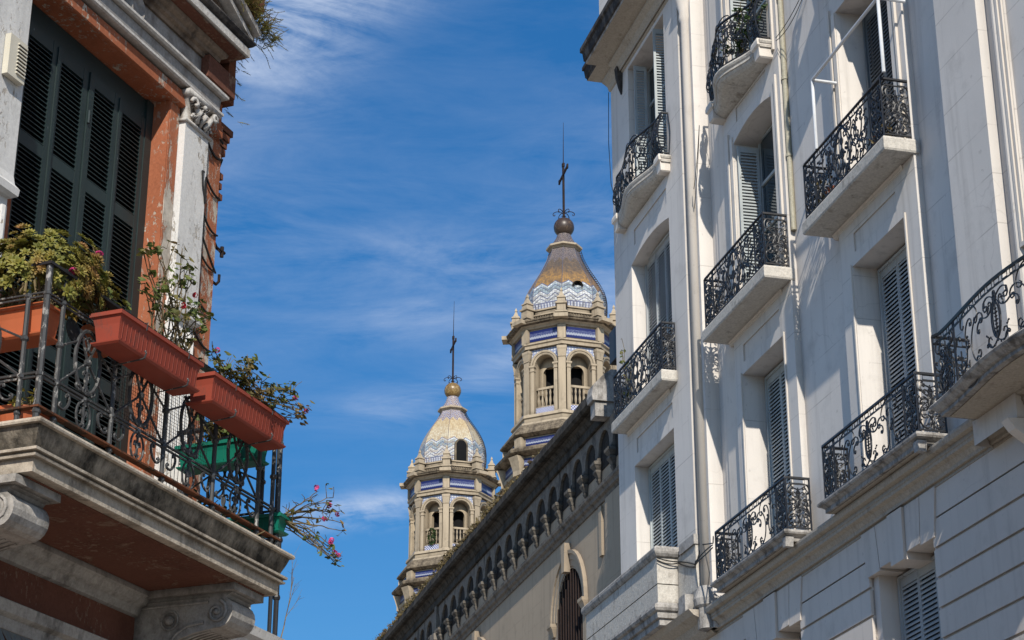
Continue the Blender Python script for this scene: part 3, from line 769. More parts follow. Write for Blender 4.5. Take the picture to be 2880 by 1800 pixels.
# --- level C: serpentine bellied balconies with coved undersides
def top_balcony(xa, xb, yf, yw, zt, bul):
    P = bow(xa, xb, yf, yw+.05, bul, 24, .22)
    L = lambda o, z, sx=1.0, sy=1.0: plan_layer(P, o, yw, sy, sx, z)
    mb = MB()
    lays = [L(-.20, zt-.27, .94, .05), L(-.13, zt-.262, .96, .30), L(-.09, zt-.245, .97, .58), L(-.06, zt-.215, .98, .80), L(-.04, zt-.18, .99, .91), L(-.025, zt-.15, 1, .95), L(-.02, zt-.135, 1, .955),
            L(.0, zt-.13, 1, .985), L(.0, zt-.09, 1, .99), L(.02, zt-.07, 1, 1.03), L(.035, zt-.04, 1, 1.06), L(.03, zt-.012, 1, 1.05), L(.01, zt, 1, 1.0)]
    mb.loft(lays)
    b = mb.build('balcony', M['slab_white'], WB)
    for x in (xa+.13, xb-.13):
        mb = MB(); mb.loft([[(x-a, yf-d, z), (x+a, yf-d, z), (x+a, yw, z), (x-a, yw, z)] for a, d, z in ((.08,-.03,zt-.30),(.10,.0,zt-.28),(.105,.01,zt-.13),(.135,.045,zt-.10),(.135,.05,zt-.04),(.12,.04,zt+.012))])
        mb.build('pedestal_block', M['white_trim'], b)
    mb = MB()
    path = [(xa+.05, yw)] + [(min(max(x, xa+.05), xb-.05), y+.05) for x, y in P[1:-1]] + [(xb-.05, yw)]
    railing(mb, path, zt+.01, zt+.84, 'heavy', .30, bomb=.085, band=False); mb.build('railing', M['iron'], b)
    return b
top_balcony(-31.72, -29.02, 10.20, 10.38, 17.38, .17)
top_balcony(-27.15, -24.83, 10.38, 10.62, 17.30, .26)
top_balcony(-23.0, -20.75, 10.38, 10.62, 17.30, .26)
# --- stone parapet box under the far pavilion
mb = MB()
def bx(x0, x1, y0, z0, z1, y1=11.2): mb.box(x0, x1, y0, y1, z0, z1)
bx(-33.2, -29.27, 10.0, 9.87, 10.30); bx(-33.19, -29.275, 10.004, 9.56, 9.855)
mb.box(-29.27, -28.42, 10.35, 10.8, 9.56, 10.30)
mb.build('parapet', M['slab_white'], WB)
mb = MB(); mb.loft([[(-33.25-o,10.0-o,z),(-29.25+o,10.0-o,z),(-29.25+o,11.2,z),(-33.25-o,11.2,z)] for o,z in ((-.0,10.30),(.02,10.31),(.05,10.35),(.06,10.38),(.06,10.43),(.03,10.47))])
mb.box(-29.1, -28.40, 10.32, 10.8, 10.301, 10.46)
mb.build('coping', M['slab_low'], WB)
mb = MB(); lay = lambda o,z: [(-33.25-o,10.0-o,z),(-29.25+o,10.0-o,z),(-29.25+o,11.2,z),(-33.25-o,11.2,z)]
mb.loft([lay(-.02,9.20), lay(-.02,9.30), lay(.02,9.31), lay(.03,9.36), lay(.03,9.40), lay(.07,9.42), lay(.09,9.46), lay(.08,9.51), lay(.03,9.54), lay(0,9.56)])
mb.box(-29.2, -28.2, 10.30, 10.9, 9.2, 9.54)
mb.box(-28.75, -28.45, 10.16, 10.4, 9.22, 9.50)
mb.lathe([(.17,8.9),(.17,9.22),(.21,9.26),(.23,9.36),(.20,9.44),(.16,9.56)], (-28.22,10.455,0), 20)
mb.build('base_moulding', M['slab_low'], WB)
mb = MB(); mb.mould(-33.2, -28.2, 10.62, [(0,8.84),(.1,8.86),(.2,8.95),(.26,9.05),(.42,9.12),(.5,9.2)], True, False); mb.build('string_course', M['soffit'], WB)
mb = MB(); mb.box(-33.2, -28.3, 10.59, 12, 0, 8.9); mb.build('rusticated_wall', M['white_rust'], WB)
# --- roof cornice of the far pavilion (projects far beyond the wall)
def cl(o, z): return [(-32.28-o, Y1-o, z), (-28.44+.12, Y1-o, z), (-28.44+.12, 11.5, z), (-32.28-o, 11.5, z)]
def cm(o, z): return [(-31.62-o*.75, Y1-o, z), (-28.44+.12, Y1-o, z), (-28.44+.12, 10.3, z), (-31.62-o*.75, 10.3, z)]
mb = MB()
mb.loft([cl(0,20.36), cl(.03,20.38), cl(.05,20.48), cl(.10,20.56), cl(.13,20.60), cl(.13,20.66), cl(.27,20.72), cl(.36,20.75)])
mb.loft([cm(.05,20.40), cm(.12,20.55), cm(.2,20.62), cm(.2,20.68), cm(.40,20.735), cm(.56,20.76)])
mb.build('cornice', M['soffit'], WB)
mb = MB(); mb.loft([cl(.36,20.751), cl(.37,20.80), cl(.39,20.82), cl(.41,20.98), cl(.44,21.0), cl(.44,21.07), cl(.2,21.2)]); mb.build('cornice', M['cornice_dark'], WB)
mb = MB(); mb.loft([cm(.56,20.761), cm(.565,20.80), cm(.57,20.805)]); mb.build('cornice', M['slab_low'], WB)
mb = MB(); mb.loft([cm(.57,20.806), cm(.60,20.83), cm(.62,21.0), cm(.66,21.03), cm(.66,21.12), cm(.2,21.22)]); mb.build('cornice', M['cornice_dark'], WB)
mb = MB(); mb.box(-32.45, -28.4, 10.22, 11.4, 21.1, 23.4); mb.box(-32.6, -28.4, 10.06, 11.4, 21.1, 21.75); mb.build('attic', M['white'], WB)
mb = MB()
for x in (-31.6, ): mb.loft([[(x-a,Y1-d,z),(x+a,Y1-d,z),(x+a,Y1+.05,z),(x-a,Y1+.05,z)] for a,d,z in ((.02,.02,19.95),(.05,.06,20.1),(.07,.10,20.3),(.07,.12,20.5))])
mb.build('bracket', M['cornice_dark'], WB)
# crown cornice of the rest of the block, above the picture
mb = MB(); mb.mould(-28.3, -2, 10.6, [(0,22.0),(.1,22.05),(.2,22.3),(.5,22.4),(.55,22.6),(.0,22.7)], False, False); mb.build('cornice', M['soffit'], WB)

# --- windows: each with its leaves
def dark_back(mb, x0, x1, z0, z1, y): mb.box(x0, x1, y, y+.03, z0, z1)
def closed_window(xa, xb, z0, z1, y, leaves, mat, frame=.035, gap=None, rails=(.33,), jit=0.0):
    mb = MB(); f = frame
    mb.box(xa, xa+f, y-.02, y+.06, z0, z1); mb.box(xb-f, xb, y-.02, y+.06, z0, z1); mb.box(xa+f, xb-f, y-.02, y+.06, z1-f, z1); mb.box(xa+f, xb-f, y-.02, y+.06, z0, z0+f)
    wn = mb.build('window', mat, WB)
    mb = MB(); mb.box(xa+f, xb-f, y+.09, y+.12, z0+f, z1-f); mb.build('backing', M['inner'], wn)
    w_ = (xb-xa-2*f)/leaves
    for i in range(leaves):
        mb = MB(); a = xa+f+w_*i; d = jit*(1 if i % 2 else -1)
        shutter(mb, a+.004, a+w_-.004, z0+f, z1-f, y+.008+max(0, d), .035, .030, .060, [z0+(z1-z0)*r for r in rails], .023, .55)
        mb.build('shutter', mat, wn)
    return wn
closed_window(-31.36, -29.32, 9.6, 12.50, Y1+.26, 4, M['blue_shut'], rails=())
closed_window(-31.26, -29.22, 13.28, 16.36, Y1+.26, 4, M['blue_shut2'], jit=.01, rails=())
closed_window(-26.70, -25.10, 9.32, 12.48, YW+.36, 3, M['blue_shut'], rails=())
closed_window(-22.54, -20.99, 9.32, 12.49, YW+.36, 3, M['blue_shut2'], rails=())
closed_window(-22.50, -20.96, 13.32, 16.42, YW+.40, 3, M['grey_shut'], rails=())
closed_window(-22.50, -20.96, 17.14, 20.36, YW+.36, 3, M['blue_shut'], rails=())
closed_window(-16.1, -14.3, 9.32, 12.58, Y4+.45, 3, M['blue_shut'], rails=())
closed_window(-16.1, -14.3, 13.32, 16.58, Y4+.45, 3, M['blue_shut'], rails=())
for (a, b) in ops: closed_window(a+.02, b-.02, 5.05, 8.25, 10.90, 3, M['grey_shut'] if a != -22.55 else M['blue_shut2'], rails=())
# half open ones: glazed casement behind, leaves folded out
def leaf_at(wn, hinge, ang, width, z0, z1, mat, sgn=1, rails=()):
    mb = MB(); mb.M = Matrix.Translation((hinge[0], hinge[1], 0)) @ Matrix.Rotation(ang, 4, 'Z')
    if sgn > 0: shutter(mb, 0, width, z0, z1, -.0175, .035, .045, .055, rails)
    else: shutter(mb, -width, 0, z0, z1, -.0175, .035, .045, .055, rails)
    return mb.build('shutter', mat, wn)
def glazed(xa, xb, z0, z1, y, bars=4):
    mb = MB(); f = .05
    m_ = (xa+xb)/2
    for a, b in ((xa, xa+f), (xb-f, xb), (m_-.035, m_+.035)): mb.box(a, b, y, y+.06, z0, z1)
    for k in range(bars+1):
        z = z0 + (z1-z0)*k/bars
        for a, b in ((xa+f, m_-.035), (m_+.035, xb-f)): mb.box(a, b, y+.002, y+.056, max(z0, z-.025), min(z1, z+.025))
    wn = mb.build('window', M['blue_shut'], WB)
    mb = MB(); mb.quad((xa+f,y+.03,z0),(xb-f,y+.03,z0),(xb-f,y+.03,z1),(xa+f,y+.03,z1)); mb.build('glass_pane', M['glass'], wn)
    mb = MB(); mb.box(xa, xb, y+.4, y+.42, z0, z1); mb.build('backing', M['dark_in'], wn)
    return wn
w2 = glazed(-26.62, -25.04, 13.32, 16.50, YW+.40, 4)
leaf_at(w2, (-26.59, YW+.03), radians(88), .36, 13.34, 16.36, M['blue_shut'])
leaf_at(w2, (-25.08, YW+.30), radians(30), .30, 13.34, 16.40, M['blue_shut2'], -1)
w1 = glazed(-31.2, -29.18, 17.28, 20.25, Y1+.38, 4)
leaf_at(w1, (-30.98, Y1+.04), radians(86), .24, 17.3, 20.22, M['blue_shut'])
leaf_at(w1, (-29.62, Y1-.04), radians(84), .24, 17.3, 20.22, M['blue_shut'])
w3 = glazed(-26.62, -25.04, 17.14, 20.36, YW+.38, 4)
leaf_at(w3, (-26.59, YW+.03), radians(88), .34, 17.2, 20.3, M['blue_shut'])

# downpipes
mb = MB(); mb.tube([(-24.62, YB-.03, z) for z in (14.0, 17, 20, 22.4)], .045, 10)
for z in (15.2, 16.5, 17.9, 19.2): mb.tube([(-24.62, YB-.03, z), (-24.62, YB-.03, z+.05)], .056, 10)
mb.top('downpipe', M['pipe_ivory'], (-24.62, YB-.03, 14.0), ROT_R, 'ivory rainwater pipe running down the white facade right of the arched window', 'pipe', smooth=False)
mb = MB()
for x, r, y in ((-32.42, .055, 10.50), (-32.62, .075, 10.60), (-32.84, .05, 10.66)):
    mb.tube([(x, y, z) for z in (9.2, 12, 14, 15.6)], r, 10)
    for z in (10.9, 12.6, 14.2): mb.tube([(x, y, z), (x, y, z+.06)], r*1.25, 10)
mb.box(-32.95, -32.35, 10.45, 10.8, 15.0, 15.62)
mb.top('downpipe', M['pipe_dark'], (-32.6, 10.6, 9.2), ROT_R, 'black drainpipes with hopper between the white block and the beige wall', 'pipe')

# white tubular awning frame over the column three balcony
AF = thing('awning_frame', 'white tubular metal awning frame standing on an upper balcony railing', 'frame', (-21.3, 10.1, 14.14), ROT_R)
def tb(name, pts, r=.024):
    mb = MB(); mb.tube(pts, r, 8); return mb.build(name, M['frame_white'], AF)
tb('post', [(-22.64,10.22,14.28), (-22.64,10.22,15.36)]); tb('post', [(-20.44,10.22,14.28), (-20.44,10.22,15.38)])
tb('rail', [(-22.64,10.22,15.36), (-20.44,10.22,15.38)]); tb('arm', [(-22.64,10.22,15.36), (-22.64,10.60,15.36)]); tb('arm', [(-20.44,10.22,15.38), (-20.44,10.60,15.38)])

# cables on the white block
def sag(a, b, s, n=14): return [tuple(Vector(a).lerp(Vector(b), i/n) - Vector((0,0,4*s*(i/n)*(1-i/n)))) for i in range(n+1)]
def cable(paths, r, base, rot, label, mat='wire', group=None):
    mb = MB()
    for p in paths: mb.tube(p, r, 5)
    return mb.top('cable', M[mat], base, rot, label, 'cable', group)
cable([sag((-29.22,9.99,10.27),(-29.19,10.33,10.22),.015), sag((-29.22,9.98,10.24),(-29.19,10.33,10.20),.04), sag((-29.19,10.33,10.22),(-28.42,10.33,9.97),-.01), sag((-29.19,10.33,10.20),(-28.42,10.33,9.93),.02),
       [(-28.42,10.33,9.95),(-28.36,10.36,10.05),(-28.30,10.38,10.17),(-28.16,10.38,10.22),(-27.66,10.36,10.10),(-27.0,10.12,10.0)], sag((-28.40,10.33,9.98),(-27.1,10.14,9.86),.01), sag((-28.40,10.33,10.0),(-27.1,10.14,9.90),-.02)], .010, (-28.6,10,10.1), ROT_R, 'black cables looped round the corner of the stone parapet')
cable([sag((-24.6,10.55,17.2),(-23.2,10.66,17.75),.12), sag((-24.6,10.55,17.15),(-23.3,10.66,17.72),.2)], .006, (-24,10.6,17.3), ROT_R, 'thin black wires across the wall right of the ivory pipe')
cable([[(-32.2,10.3,20.3),(-32.2,10.28,19.2),(-32.1,10.28,18.3),(-31.8,10.26,17.8),(-31.5,10.2,17.65)]], .007, (-32,10.3,18), ROT_R, 'thin wire hanging down the far edge of the white building')
cable([sag((-27.1,10.2,16.95),(-28.4,10.5,15.9),.25), sag((-27.1,10.2,16.95),(-27.9,10.36,16.2),.1)], .006, (-27.5,10.3,16.5), ROT_R, 'thin wire trailing below the top balcony of the middle bay')

# ================================================================ BEIGE CHURCH SIDE BUILDING
BG = thing('arcaded_building', 'beige wall with corbelled arch frieze and barred round-headed windows beside the white block', 'building', (-46, 10.9, 0), ROT_R)
XE = -72.0; YG = 10.9
wins = [(-37.30 - 7.62*k) for k in range(4)]
mb = MB(); holes = []
for c in wins: holes.append((c-.88, c+.88, 5.5, 12.30, .28))
wall_face(mb, XE, -32.9, 0, 14.6, YG, holes)
for c in wins:   # fill the corners of a round head
    r = .88; zc = 12.30-r; n = 12
    for i in range(n):
        a0, a1 = pi*i/n, pi*(i+1)/n
        p, q = (c - r*cos(a0), zc + r*sin(a0)), (c - r*cos(a1), zc + r*sin(a1))
        mb.quad((p[0],YG,p[1]),(q[0],YG,q[1]),(q[0],YG,12.301),(p[0],YG,12.301)); mb.quad((p[0],YG,p[1]),(q[0],YG,q[1]),(q[0],YG+.28,q[1]),(p[0],YG+.28,p[1]))
mb.box(XE, -32.95, YG+.9, YG+9, 0, 14.9)
mb.build('wall', M['beige'], BG)
mb = MB()
SP = .912; nb = int((-32.9 - XE)/SP)
x_first = -34.62
# arcade: stem and spandrel of each little arch, proud of the wall
YA = YG - .07
k0 = -2
for k in range(k0, 41):
    c = x_first - SP*k; r = .35; zc = 14.32 - r; zb = 13.70
    a = c - SP/2; b = c + SP/2; n = 8
    arc = [(c - r*cos(pi*i/n), zc + r*1.0*sin(pi*i/n)) for i in range(n+1)]
    # spandrels
    for i in range(n):
        p, q = arc[i], arc[i+1]
        mb.quad((p[0],YA,p[1]),(q[0],YA,q[1]),(q[0],YA,14.46),(p[0],YA,14.46)); mb.quad((p[0],YA,p[1]),(q[0],YA,q[1]),(q[0],YG,q[1]),(p[0],YG,p[1]))
    mb.quad((a,YA,zb),(c-r,YA,zb),(c-r,YA,14.46),(a,YA,14.46)); mb.quad((c+r,YA,zb),(b,YA,zb),(b,YA,14.46),(c+r,YA,14.46))
    mb.quad((c-r,YA,zb),(c-r,YG,zb),(c-r,YG,zc),(c-r,YA,zc)); mb.quad((c+r,YA,zb),(c+r,YG,zb),(c+r,YG,zc),(c+r,YA,zc))
    mb.quad((a,YA,zb),(c-r,YA,zb),(c-r,YG,zb),(a,YG,zb)); mb.quad((c+r,YA,zb),(b,YA,zb),(b,YG,zb),(c+r,YG,zb))
mb.build('arcade_frieze', M['beige_dark'], BG)
mb = MB(); mb.box(XE, -32.9, YG-.012, YG-.002, 13.62, 14.45); mb.build('niche_back', M['soot'], BG)  # dark sheet standing in for deep shade in the shallow niches
for k in range(-2, 30):   # the hanging corbels between the arches
    c = x_first - SP*(k+.5); mb = MB()
    mb.loft([[(c-a, YG-d, z), (c+a, YG-d, z), (c+a, YG+.02, z), (c-a, YG+.02, z)] for a, d, z in ((.01,.02,13.34),(.04,.05,13.39),(.065,.08,13.46),(.05,.06,13.475),(.08,.10,13.56),(.10,.13,13.60),(.10,.13,13.64),(.08,.10,13.65),(.12,.15,13.72),(.14,.17,13.74),(.14,.17,13.80),(.11,.11,13.82),(.10,.08,13.9))])
    mb.build('corbel', M['corbel_soot'], BG)
mb = MB(); mb.mould(XE, -32.9, YG, [(0,12.97),(.03,12.98),(.05,13.05),(.10,13.08),(.11,13.14),(.15,13.18),(.16,13.24),(.12,13.28),(0,13.32)], False, False); mb.build('moulding', M['beige_dark'], BG)
mb = MB()
mb.mould(XE, -34.55, YG-.10, [(0,14.45),(.03,14.46),(.03,14.62),(.06,14.64),(.10,14.72),(.16,14.76)], False, True)
mb.build('frieze', M['coping'], BG)
# coping: sloping weathered slab, rough
mb = MB(); n = 150
for i in range(n):
    xa = -34.5 - (XE*-1 - 34.5)*i/n if False else -34.5 + (XE+34.5)*i/n; xb = -34.5 + (XE+34.5)*(i+1)/n
    mb.prism([(YG-.35,14.77),(YG-.40,14.82),(YG-.38,14.98),(YG-.30+U(-.02,.02),15.10),(YG-.05,15.28+U(-.03,.05)),(YG+.1,15.34+U(-.05,.06)),(YG+.6,15.3),(YG+.6,14.77)], 'x', xb, xa-.004)
mb.build('coping', M['coping'], BG)
mb = MB(); mb.prism([(YG-.42,14.75),(YG-.44,14.85),(YG-.40,15.06),(YG-.2,15.28),(YG-.05,15.40),(YG+.5,15.42),(YG+.5,14.75)], 'x', -34.5, -34.15); mb.box(-34.5, -34.2, YG-.36, YG+.1, 14.45, 14.75); mb.build('coping_end', M['slab_low'], BG)
# pilaster strip at the near end, small shaft in the frieze
mb = MB(); mb.box(-34.65, -32.9, YG-.06, YG+.01, 0, 12.96); mb.build('pilaster', M['beige'], BG)
mb = MB(); mb.box(-35.12, -34.95, YG-.05, YG+.01, 11.95, 12.92); mb.build('pilaster', M['beige'], BG)
for c in (-49.15, -64.5): mb = MB(); mb.box(c-.1, c+.1, YA-.06, YG, 13.7, 14.46); mb.box(c-.22, c+.22, YA-.14, YG, 13.55, 13.72); mb.build('pilaster', M['beige_dark'], BG)
for c in wins:
    r1, r2 = .92, 1.24; zc = 11.42; n = 18
    mb = MB()
    def ringpts(r, y): return [(c - r*cos(pi*i/n), y, zc + r*sin(pi*i/n)) for i in range(n+1)]
    secs = [(r1, YG+.02), (r1, YG-.015), (1.04, YG-.02), (1.05, YG-.035), (1.16, YG-.04), (1.17, YG-.07), (r2, YG-.075), (r2+.01, YG+.02)]
    for (ra, ya), (rb, yb) in zip(secs, secs[1:]):
        A, B = ringpts(ra, ya), ringpts(rb, yb)
        for i in range(n): mb.quad(A[i], A[i+1], B[i+1], B[i])
    mb.prism([(c-.09,12.22),(c+.09,12.22),(c+.14,12.80),(c-.14,12.80)], 'y', YG-.14, YG)
    for sx in (-1, 1):
        x = c + sx*1.12
        mb.loft([[(x-a,YG-d,z),(x+a,YG-d,z),(x+a,YG+.01,z),(x-a,YG+.01,z)] for a,d,z in ((.08,.04,11.16),(.10,.06,11.22),(.14,.10,11.32),(.15,.13,11.36),(.15,.13,11.42))])
    fr = mb.build('window', M['beige'], BG)
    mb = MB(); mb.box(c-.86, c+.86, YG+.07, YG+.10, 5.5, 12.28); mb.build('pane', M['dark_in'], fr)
    mb = MB(); nb_ = 9
    for i in range(nb_+1):
        x = c - .82 + 1.64*i/nb_; zt = zc + sqrt(max(0, .86**2 - (x-c)**2)); mb.tube([(x, YG+.0, 5.6), (x, YG+.0, zt)], .019, 5)
    for z in (10.55, 10.70, 8.2): mb.tube([(c-.86, YG+.0, z), (c+.86, YG+.0, z)], .018, 4)
    for i in range(nb_): mb.tube([(p[0], YG+.0, p[1]) for p in ell(c-.73+1.64*i/nb_, 10.625, .06, .06, 8)], .009, 4)
    mb.build('window_bars', M['rusty_iron'], fr)
# weeds along the coping
def blade(mb, p, h, lean, wd=.01):
    a = U(0, 2*pi); d = Vector((cos(a), sin(a), 0)); s = Vector((-sin(a), cos(a), 0))
    p = Vector(p); q = p + d*lean*.4 + Vector((0,0,h*.6)); e = p + d*lean + Vector((0,0,h))
    mb.add([p - s*wd, p + s*wd, q + s*wd*.7, q - s*wd*.7, e], [(0,1,2,3), (3,2,4)])
def leaf(mb, p, nrm, size, rnd=5, cup=.25):
    nrm = Vector(nrm).normalized(); u = nrm.orthogonal().normalized(); a = U(0, 2*pi)
    u = u*cos(a) + nrm.cross(u)*sin(a); v = nrm.cross(u); p = Vector(p)
    n = rnd; vs = [p - nrm*size*cup]
    for i in range(n+1):
        t = -2.6 + 5.2*i/n; r = size*(1 + .12*cos(3*t))
        vs.append(p + (u*cos(t) + v*sin(t))*r)
    mb.add(vs, [(0, i+1, i+2) for i in range(n)])
def rv():
    while True:
        v = Vector((U(-1,1), U(-1,1), U(-1,1)))
        if .05 < v.length < 1: return v.normalized()
mb = MB()
x = -38.0
while x > -66:
    x -= U(.008, .03)
    a_ = max(0., min(1., (-x - 38.5)/4)) * (.45 + .55*max(0, sin(x*1.3) + .4*sin(x*3.7)))
    if R() > a_ + .10: continue
    v_ = R(); yy = YG - .40 + .42*v_; zz = 15.02 + .30*v_
    k_ = R()
    if k_ < .35: mb.ball((x, yy, zz), U(.02,.08), 5, 4, .7)
    for _ in range(3): leaf(mb, (x+U(-.06,.06), yy+U(-.05,.05), zz+U(-.03,.06+.16*a_)), rv(), U(.015,.05), 4)
    for _ in range(3): blade(mb, (x, yy, zz-.03), U(.05,.16)+.22*a_*R(), U(.0,.16), .005)
mb.top('dry_weeds', M['dry'], (-55, YG, 14.9), ROT_R, 'brown dry weeds and rubble growing on top of the sooty coping', 'weeds', kind='stuff')

# ================================================================ CHURCH TOWERS
def tower(world, label, domem, ballm, prof, ringz, opening_arch, name):
    rot = ROT_R + radians(2.5)
    b = rotv(world, -rot); cx, cy = b.x, b.y
    T = thing('bell_tower', label, 'church tower', (cx, cy, 0), rot, 'twin octagonal church towers')
    A0 = pi/8; RS = 2.2
    def ring(mb, prof): mb.lathe(prof, (cx, cy, 0), 8, A0)
    FM = [Matrix.Translation((cx, cy, 0)) @ Matrix.Rotation(k*pi/4, 4, 'Z') for k in range(8)]
    hw = RS*sin(pi/8); ap = RS*cos(pi/8)
    # stage walls with round-headed openings
    mb = MB(); r = .46; zs, zf = 31.97, 29.75; dp = .42
    for F in FM:
        mb.M = F; y = -ap + .10
        wall_face(mb, -hw, hw, 29.4, 32.75, y, [(-r, r, zf, zs+r, dp)])
        n = 10
        for i in range(n):
            a0, a1 = pi*i/n, pi*(i+1)/n; p = (-r*cos(a0), zs+r*sin(a0)); q = (-r*cos(a1), zs+r*sin(a1))
            mb.quad((p[0],y,p[1]),(q[0],y,q[1]),(q[0],y,zs+r+.001),(p[0],y,zs+r+.001)); mb.quad((p[0],y,p[1]),(q[0],y,q[1]),(q[0],y+dp,q[1]),(p[0],y+dp,p[1]))
    mb.build('wall', M['church'], T)
    mb = MB(); ri = .30    # inner wall with narrower openings to the dark bell chamber
    for F in FM:
        mb.M = F; y = -ap + .52; h2 = hw*.78
        wall_face(mb, -h2, h2, 29.4, 32.75, y, [(-ri, ri, zf, 32.02, .25)])
        for i in range(8):
            a0, a1 = pi*i/8, pi*(i+1)/8; p = (-ri*cos(a0), 31.72+ri*sin(a0)); q = (-ri*cos(a1), 31.72+ri*sin(a1))
            mb.quad((p[0],y,p[1]),(q[0],y,q[1]),(q[0],y,32.021),(p[0],y,32.021))
    mb.build('inner_wall', M['church'], T)
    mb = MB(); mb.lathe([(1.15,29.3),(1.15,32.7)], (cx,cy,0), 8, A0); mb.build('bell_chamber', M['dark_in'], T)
    # tile skins: spandrels with stars, strips with dots, chequered sills
    for (nm, mat, rects) in (('spandrel_tiles', M['tile_star'], None), ('sill_tiles', M['tile_check'], [(-.44,.44,29.78,30.10)])):
        def q4(pts, F, y):
            mb.M = F; mb.quad(*[(p[0], y, p[1]) for p in pts]); uv.extend([(p[0], p[1]) for p in pts])
        for F in FM:
            mb = MB(); uv = []
            y = -ap + .085
            if rects:
                for a, b_, c, d in rects: q4([(a,c),(b_,c),(b_,d),(a,d)], F, -ap+.10)
            else:
                ro = .64; n = 12; X = hw-.16; Z = 32.72
                for i in range(n):
                    a0, a1 = pi*i/n, pi*(i+1)/n; p = (-ro*cos(a0), zs+ro*sin(a0)); q = (-ro*cos(a1), zs+ro*sin(a1))
                    q4([p, q, (q[0], Z), (p[0], Z)], F, y)
                for sx in (-1, 1):
                    a, b_ = sorted((sx*ro, sx*X)); q4([(a,29.8),(b_,29.8),(b_,Z),(a,Z)], F, y)
            mb.build(nm, mat, T, uvs=uv, recalc=True)
    # archivolts, colonnettes
    mb = MB()
    for F in FM:
        mb.M = F; y = -ap+.04; n = 12
        secs = [(r, .10), (r, 0), (.50, -.02), (.55, -.02), (.56, -.05), (.64, -.06), (.645, .06)]
        def rp(rr, yy): return [(-rr*cos(pi*i/n), -ap+.04+yy, zs+rr*sin(pi*i/n)) for i in range(n+1)]
        for (ra, ya), (rb, yb) in zip(secs, secs[1:]):
            Aa, Bb = rp(ra, ya), rp(rb, yb)
            for i in range(n): mb.quad(Aa[i], Aa[i+1], Bb[i+1], Bb[i])
        for sx in (-1, 1):
            c = sx*.55
            mb.box(c-.08, c+.08, -ap-.02, -ap+.12, 29.8, 31.72)
            mb.loft([[(c-a,-ap-d,z),(c+a,-ap-d,z),(c+a,-ap+.12,z),(c-a,-ap+.12,z)] for a,d,z in ((.08,.02,31.7),(.11,.05,31.73),(.085,.03,31.77),(.085,.03,31.86),(.13,.07,31.92),(.13,.07,31.98))])
    mb.build('archivolt', M['church'], T)
    mb = MB()
    for k in range(8):   # corner pilasters
        a = A0 + k*pi/4; mb.M = Matrix.Translation((cx, cy, 0)) @ Matrix.Rotation(a + pi/2, 4, 'Z')
        mb.loft([[(-w_,-(RS+d),z),(w_,-(RS+d),z),(w_,-(RS-.3),z),(-w_,-(RS-.3),z)] for w_,d,z in ((.19,.03,29.6),(.19,.03,29.8),(.155,-.01,29.86),(.155,-.01,32.18),(.18,.02,32.2),(.16,0,32.24),(.17,.01,32.3),(.19,.04,32.5),(.21,.06,32.56),(.21,.06,32.66),(.17,.0,32.70))])
    mb.build('pilaster', M['church'], T)
    for F in FM:   # balustrade in each opening
        mb = MB(); mb.M = F; y = -ap + .22
        mb.box(-r, r, y-.05, y+.05, 30.92, 31.02); mb.box(-r, r, y-.05, y+.05, 30.08, 30.18)
        for i in range(5):
            x_ = -.36 + .18*i; mb.lathe([(.03,30.18),(.03,30.24),(.055,30.4),(.04,30.55),(.025,30.62),(.05,30.75),(.03,30.85),(.04,30.92)], (x_, y, 0), 6)
        mb.build('balustrade', M['church'], T)
    # entablature, cornice
    mb = MB(); ring(mb, [(2.1,32.74),(2.26,32.75),(2.27,32.88),(2.33,32.92),(2.33,32.98),(2.22,33.0),(2.22,33.60),(2.30,33.62),(2.34,33.70),(2.44,33.76),(2.1,33.77)]); mb.build('entablature', M['church'], T)
    mb = MB(); ring(mb, [(2.44,33.765),(2.58,33.80),(2.60,33.86),(2.64,33.88),(2.64,33.94),(2.40,33.99),(2.0,34.0)]); mb.build('cornice', M['church_dark'], T)
    for k in range(8):
        mb = MB(); a = A0 + k*pi/4; mb.M = Matrix.Translation((cx, cy, 0)) @ Matrix.Rotation(a + pi/2, 4, 'Z')
        mb.box(-.17, .17, -2.30, -2.0, 32.99, 33.61); mb.box(-.30, .30, -2.72, -2.0, 33.79, 33.955)
        mb.build('pilaster_block', M['church'], T)
    mb = MB(); uv = []
    ap2 = 2.22*cos(pi/8); h2 = 2.22*sin(pi/8)
    for F in FM:
        mb.M = F; X = h2-.20; mb.quad((-X,-ap2-.012,33.06),(X,-ap2-.012,33.06),(X,-ap2-.012,33.54),(-X,-ap2-.012,33.54)); uv += [(-X,0),(X,0),(X,1),(-X,1)]
    mb.build('frieze_tiles', M['frieze'], T, uvs=uv)
    # parapet under the dome with corner pinnacles
    mb = MB(); ring(mb, [(2.0,33.98),(2.0,34.12),(1.96,34.14),(1.96,34.28),(2.03,34.30),(2.03,34.36),(1.9,34.37),(1.86,34.38),(1.86,34.55),(1.92,34.57),(1.92,34.64),(1.7,34.66)]); mb.build('parapet', M['church'], T)
    mb = MB(); n_ = 96; mb.lathe([(1.975,34.14),(1.985,34.15),(1.985,34.16),(1.975,34.17)], (cx,cy,0), 8, A0)
    for k in range(n_):
        a = 2*pi*k/n_; rr = 1.99*cos(pi/8)/cos(((a - A0) % (pi/4)) - pi/8)
        mb.M = Matrix.Translation((cx, cy, 0)) @ Matrix.Rotation(a + pi/2, 4, 'Z'); mb.box(-.028, .028, -rr-.012, -rr+.05, 34.15, 34.27)
    mb.build('dentils', M['church_dark'], T)
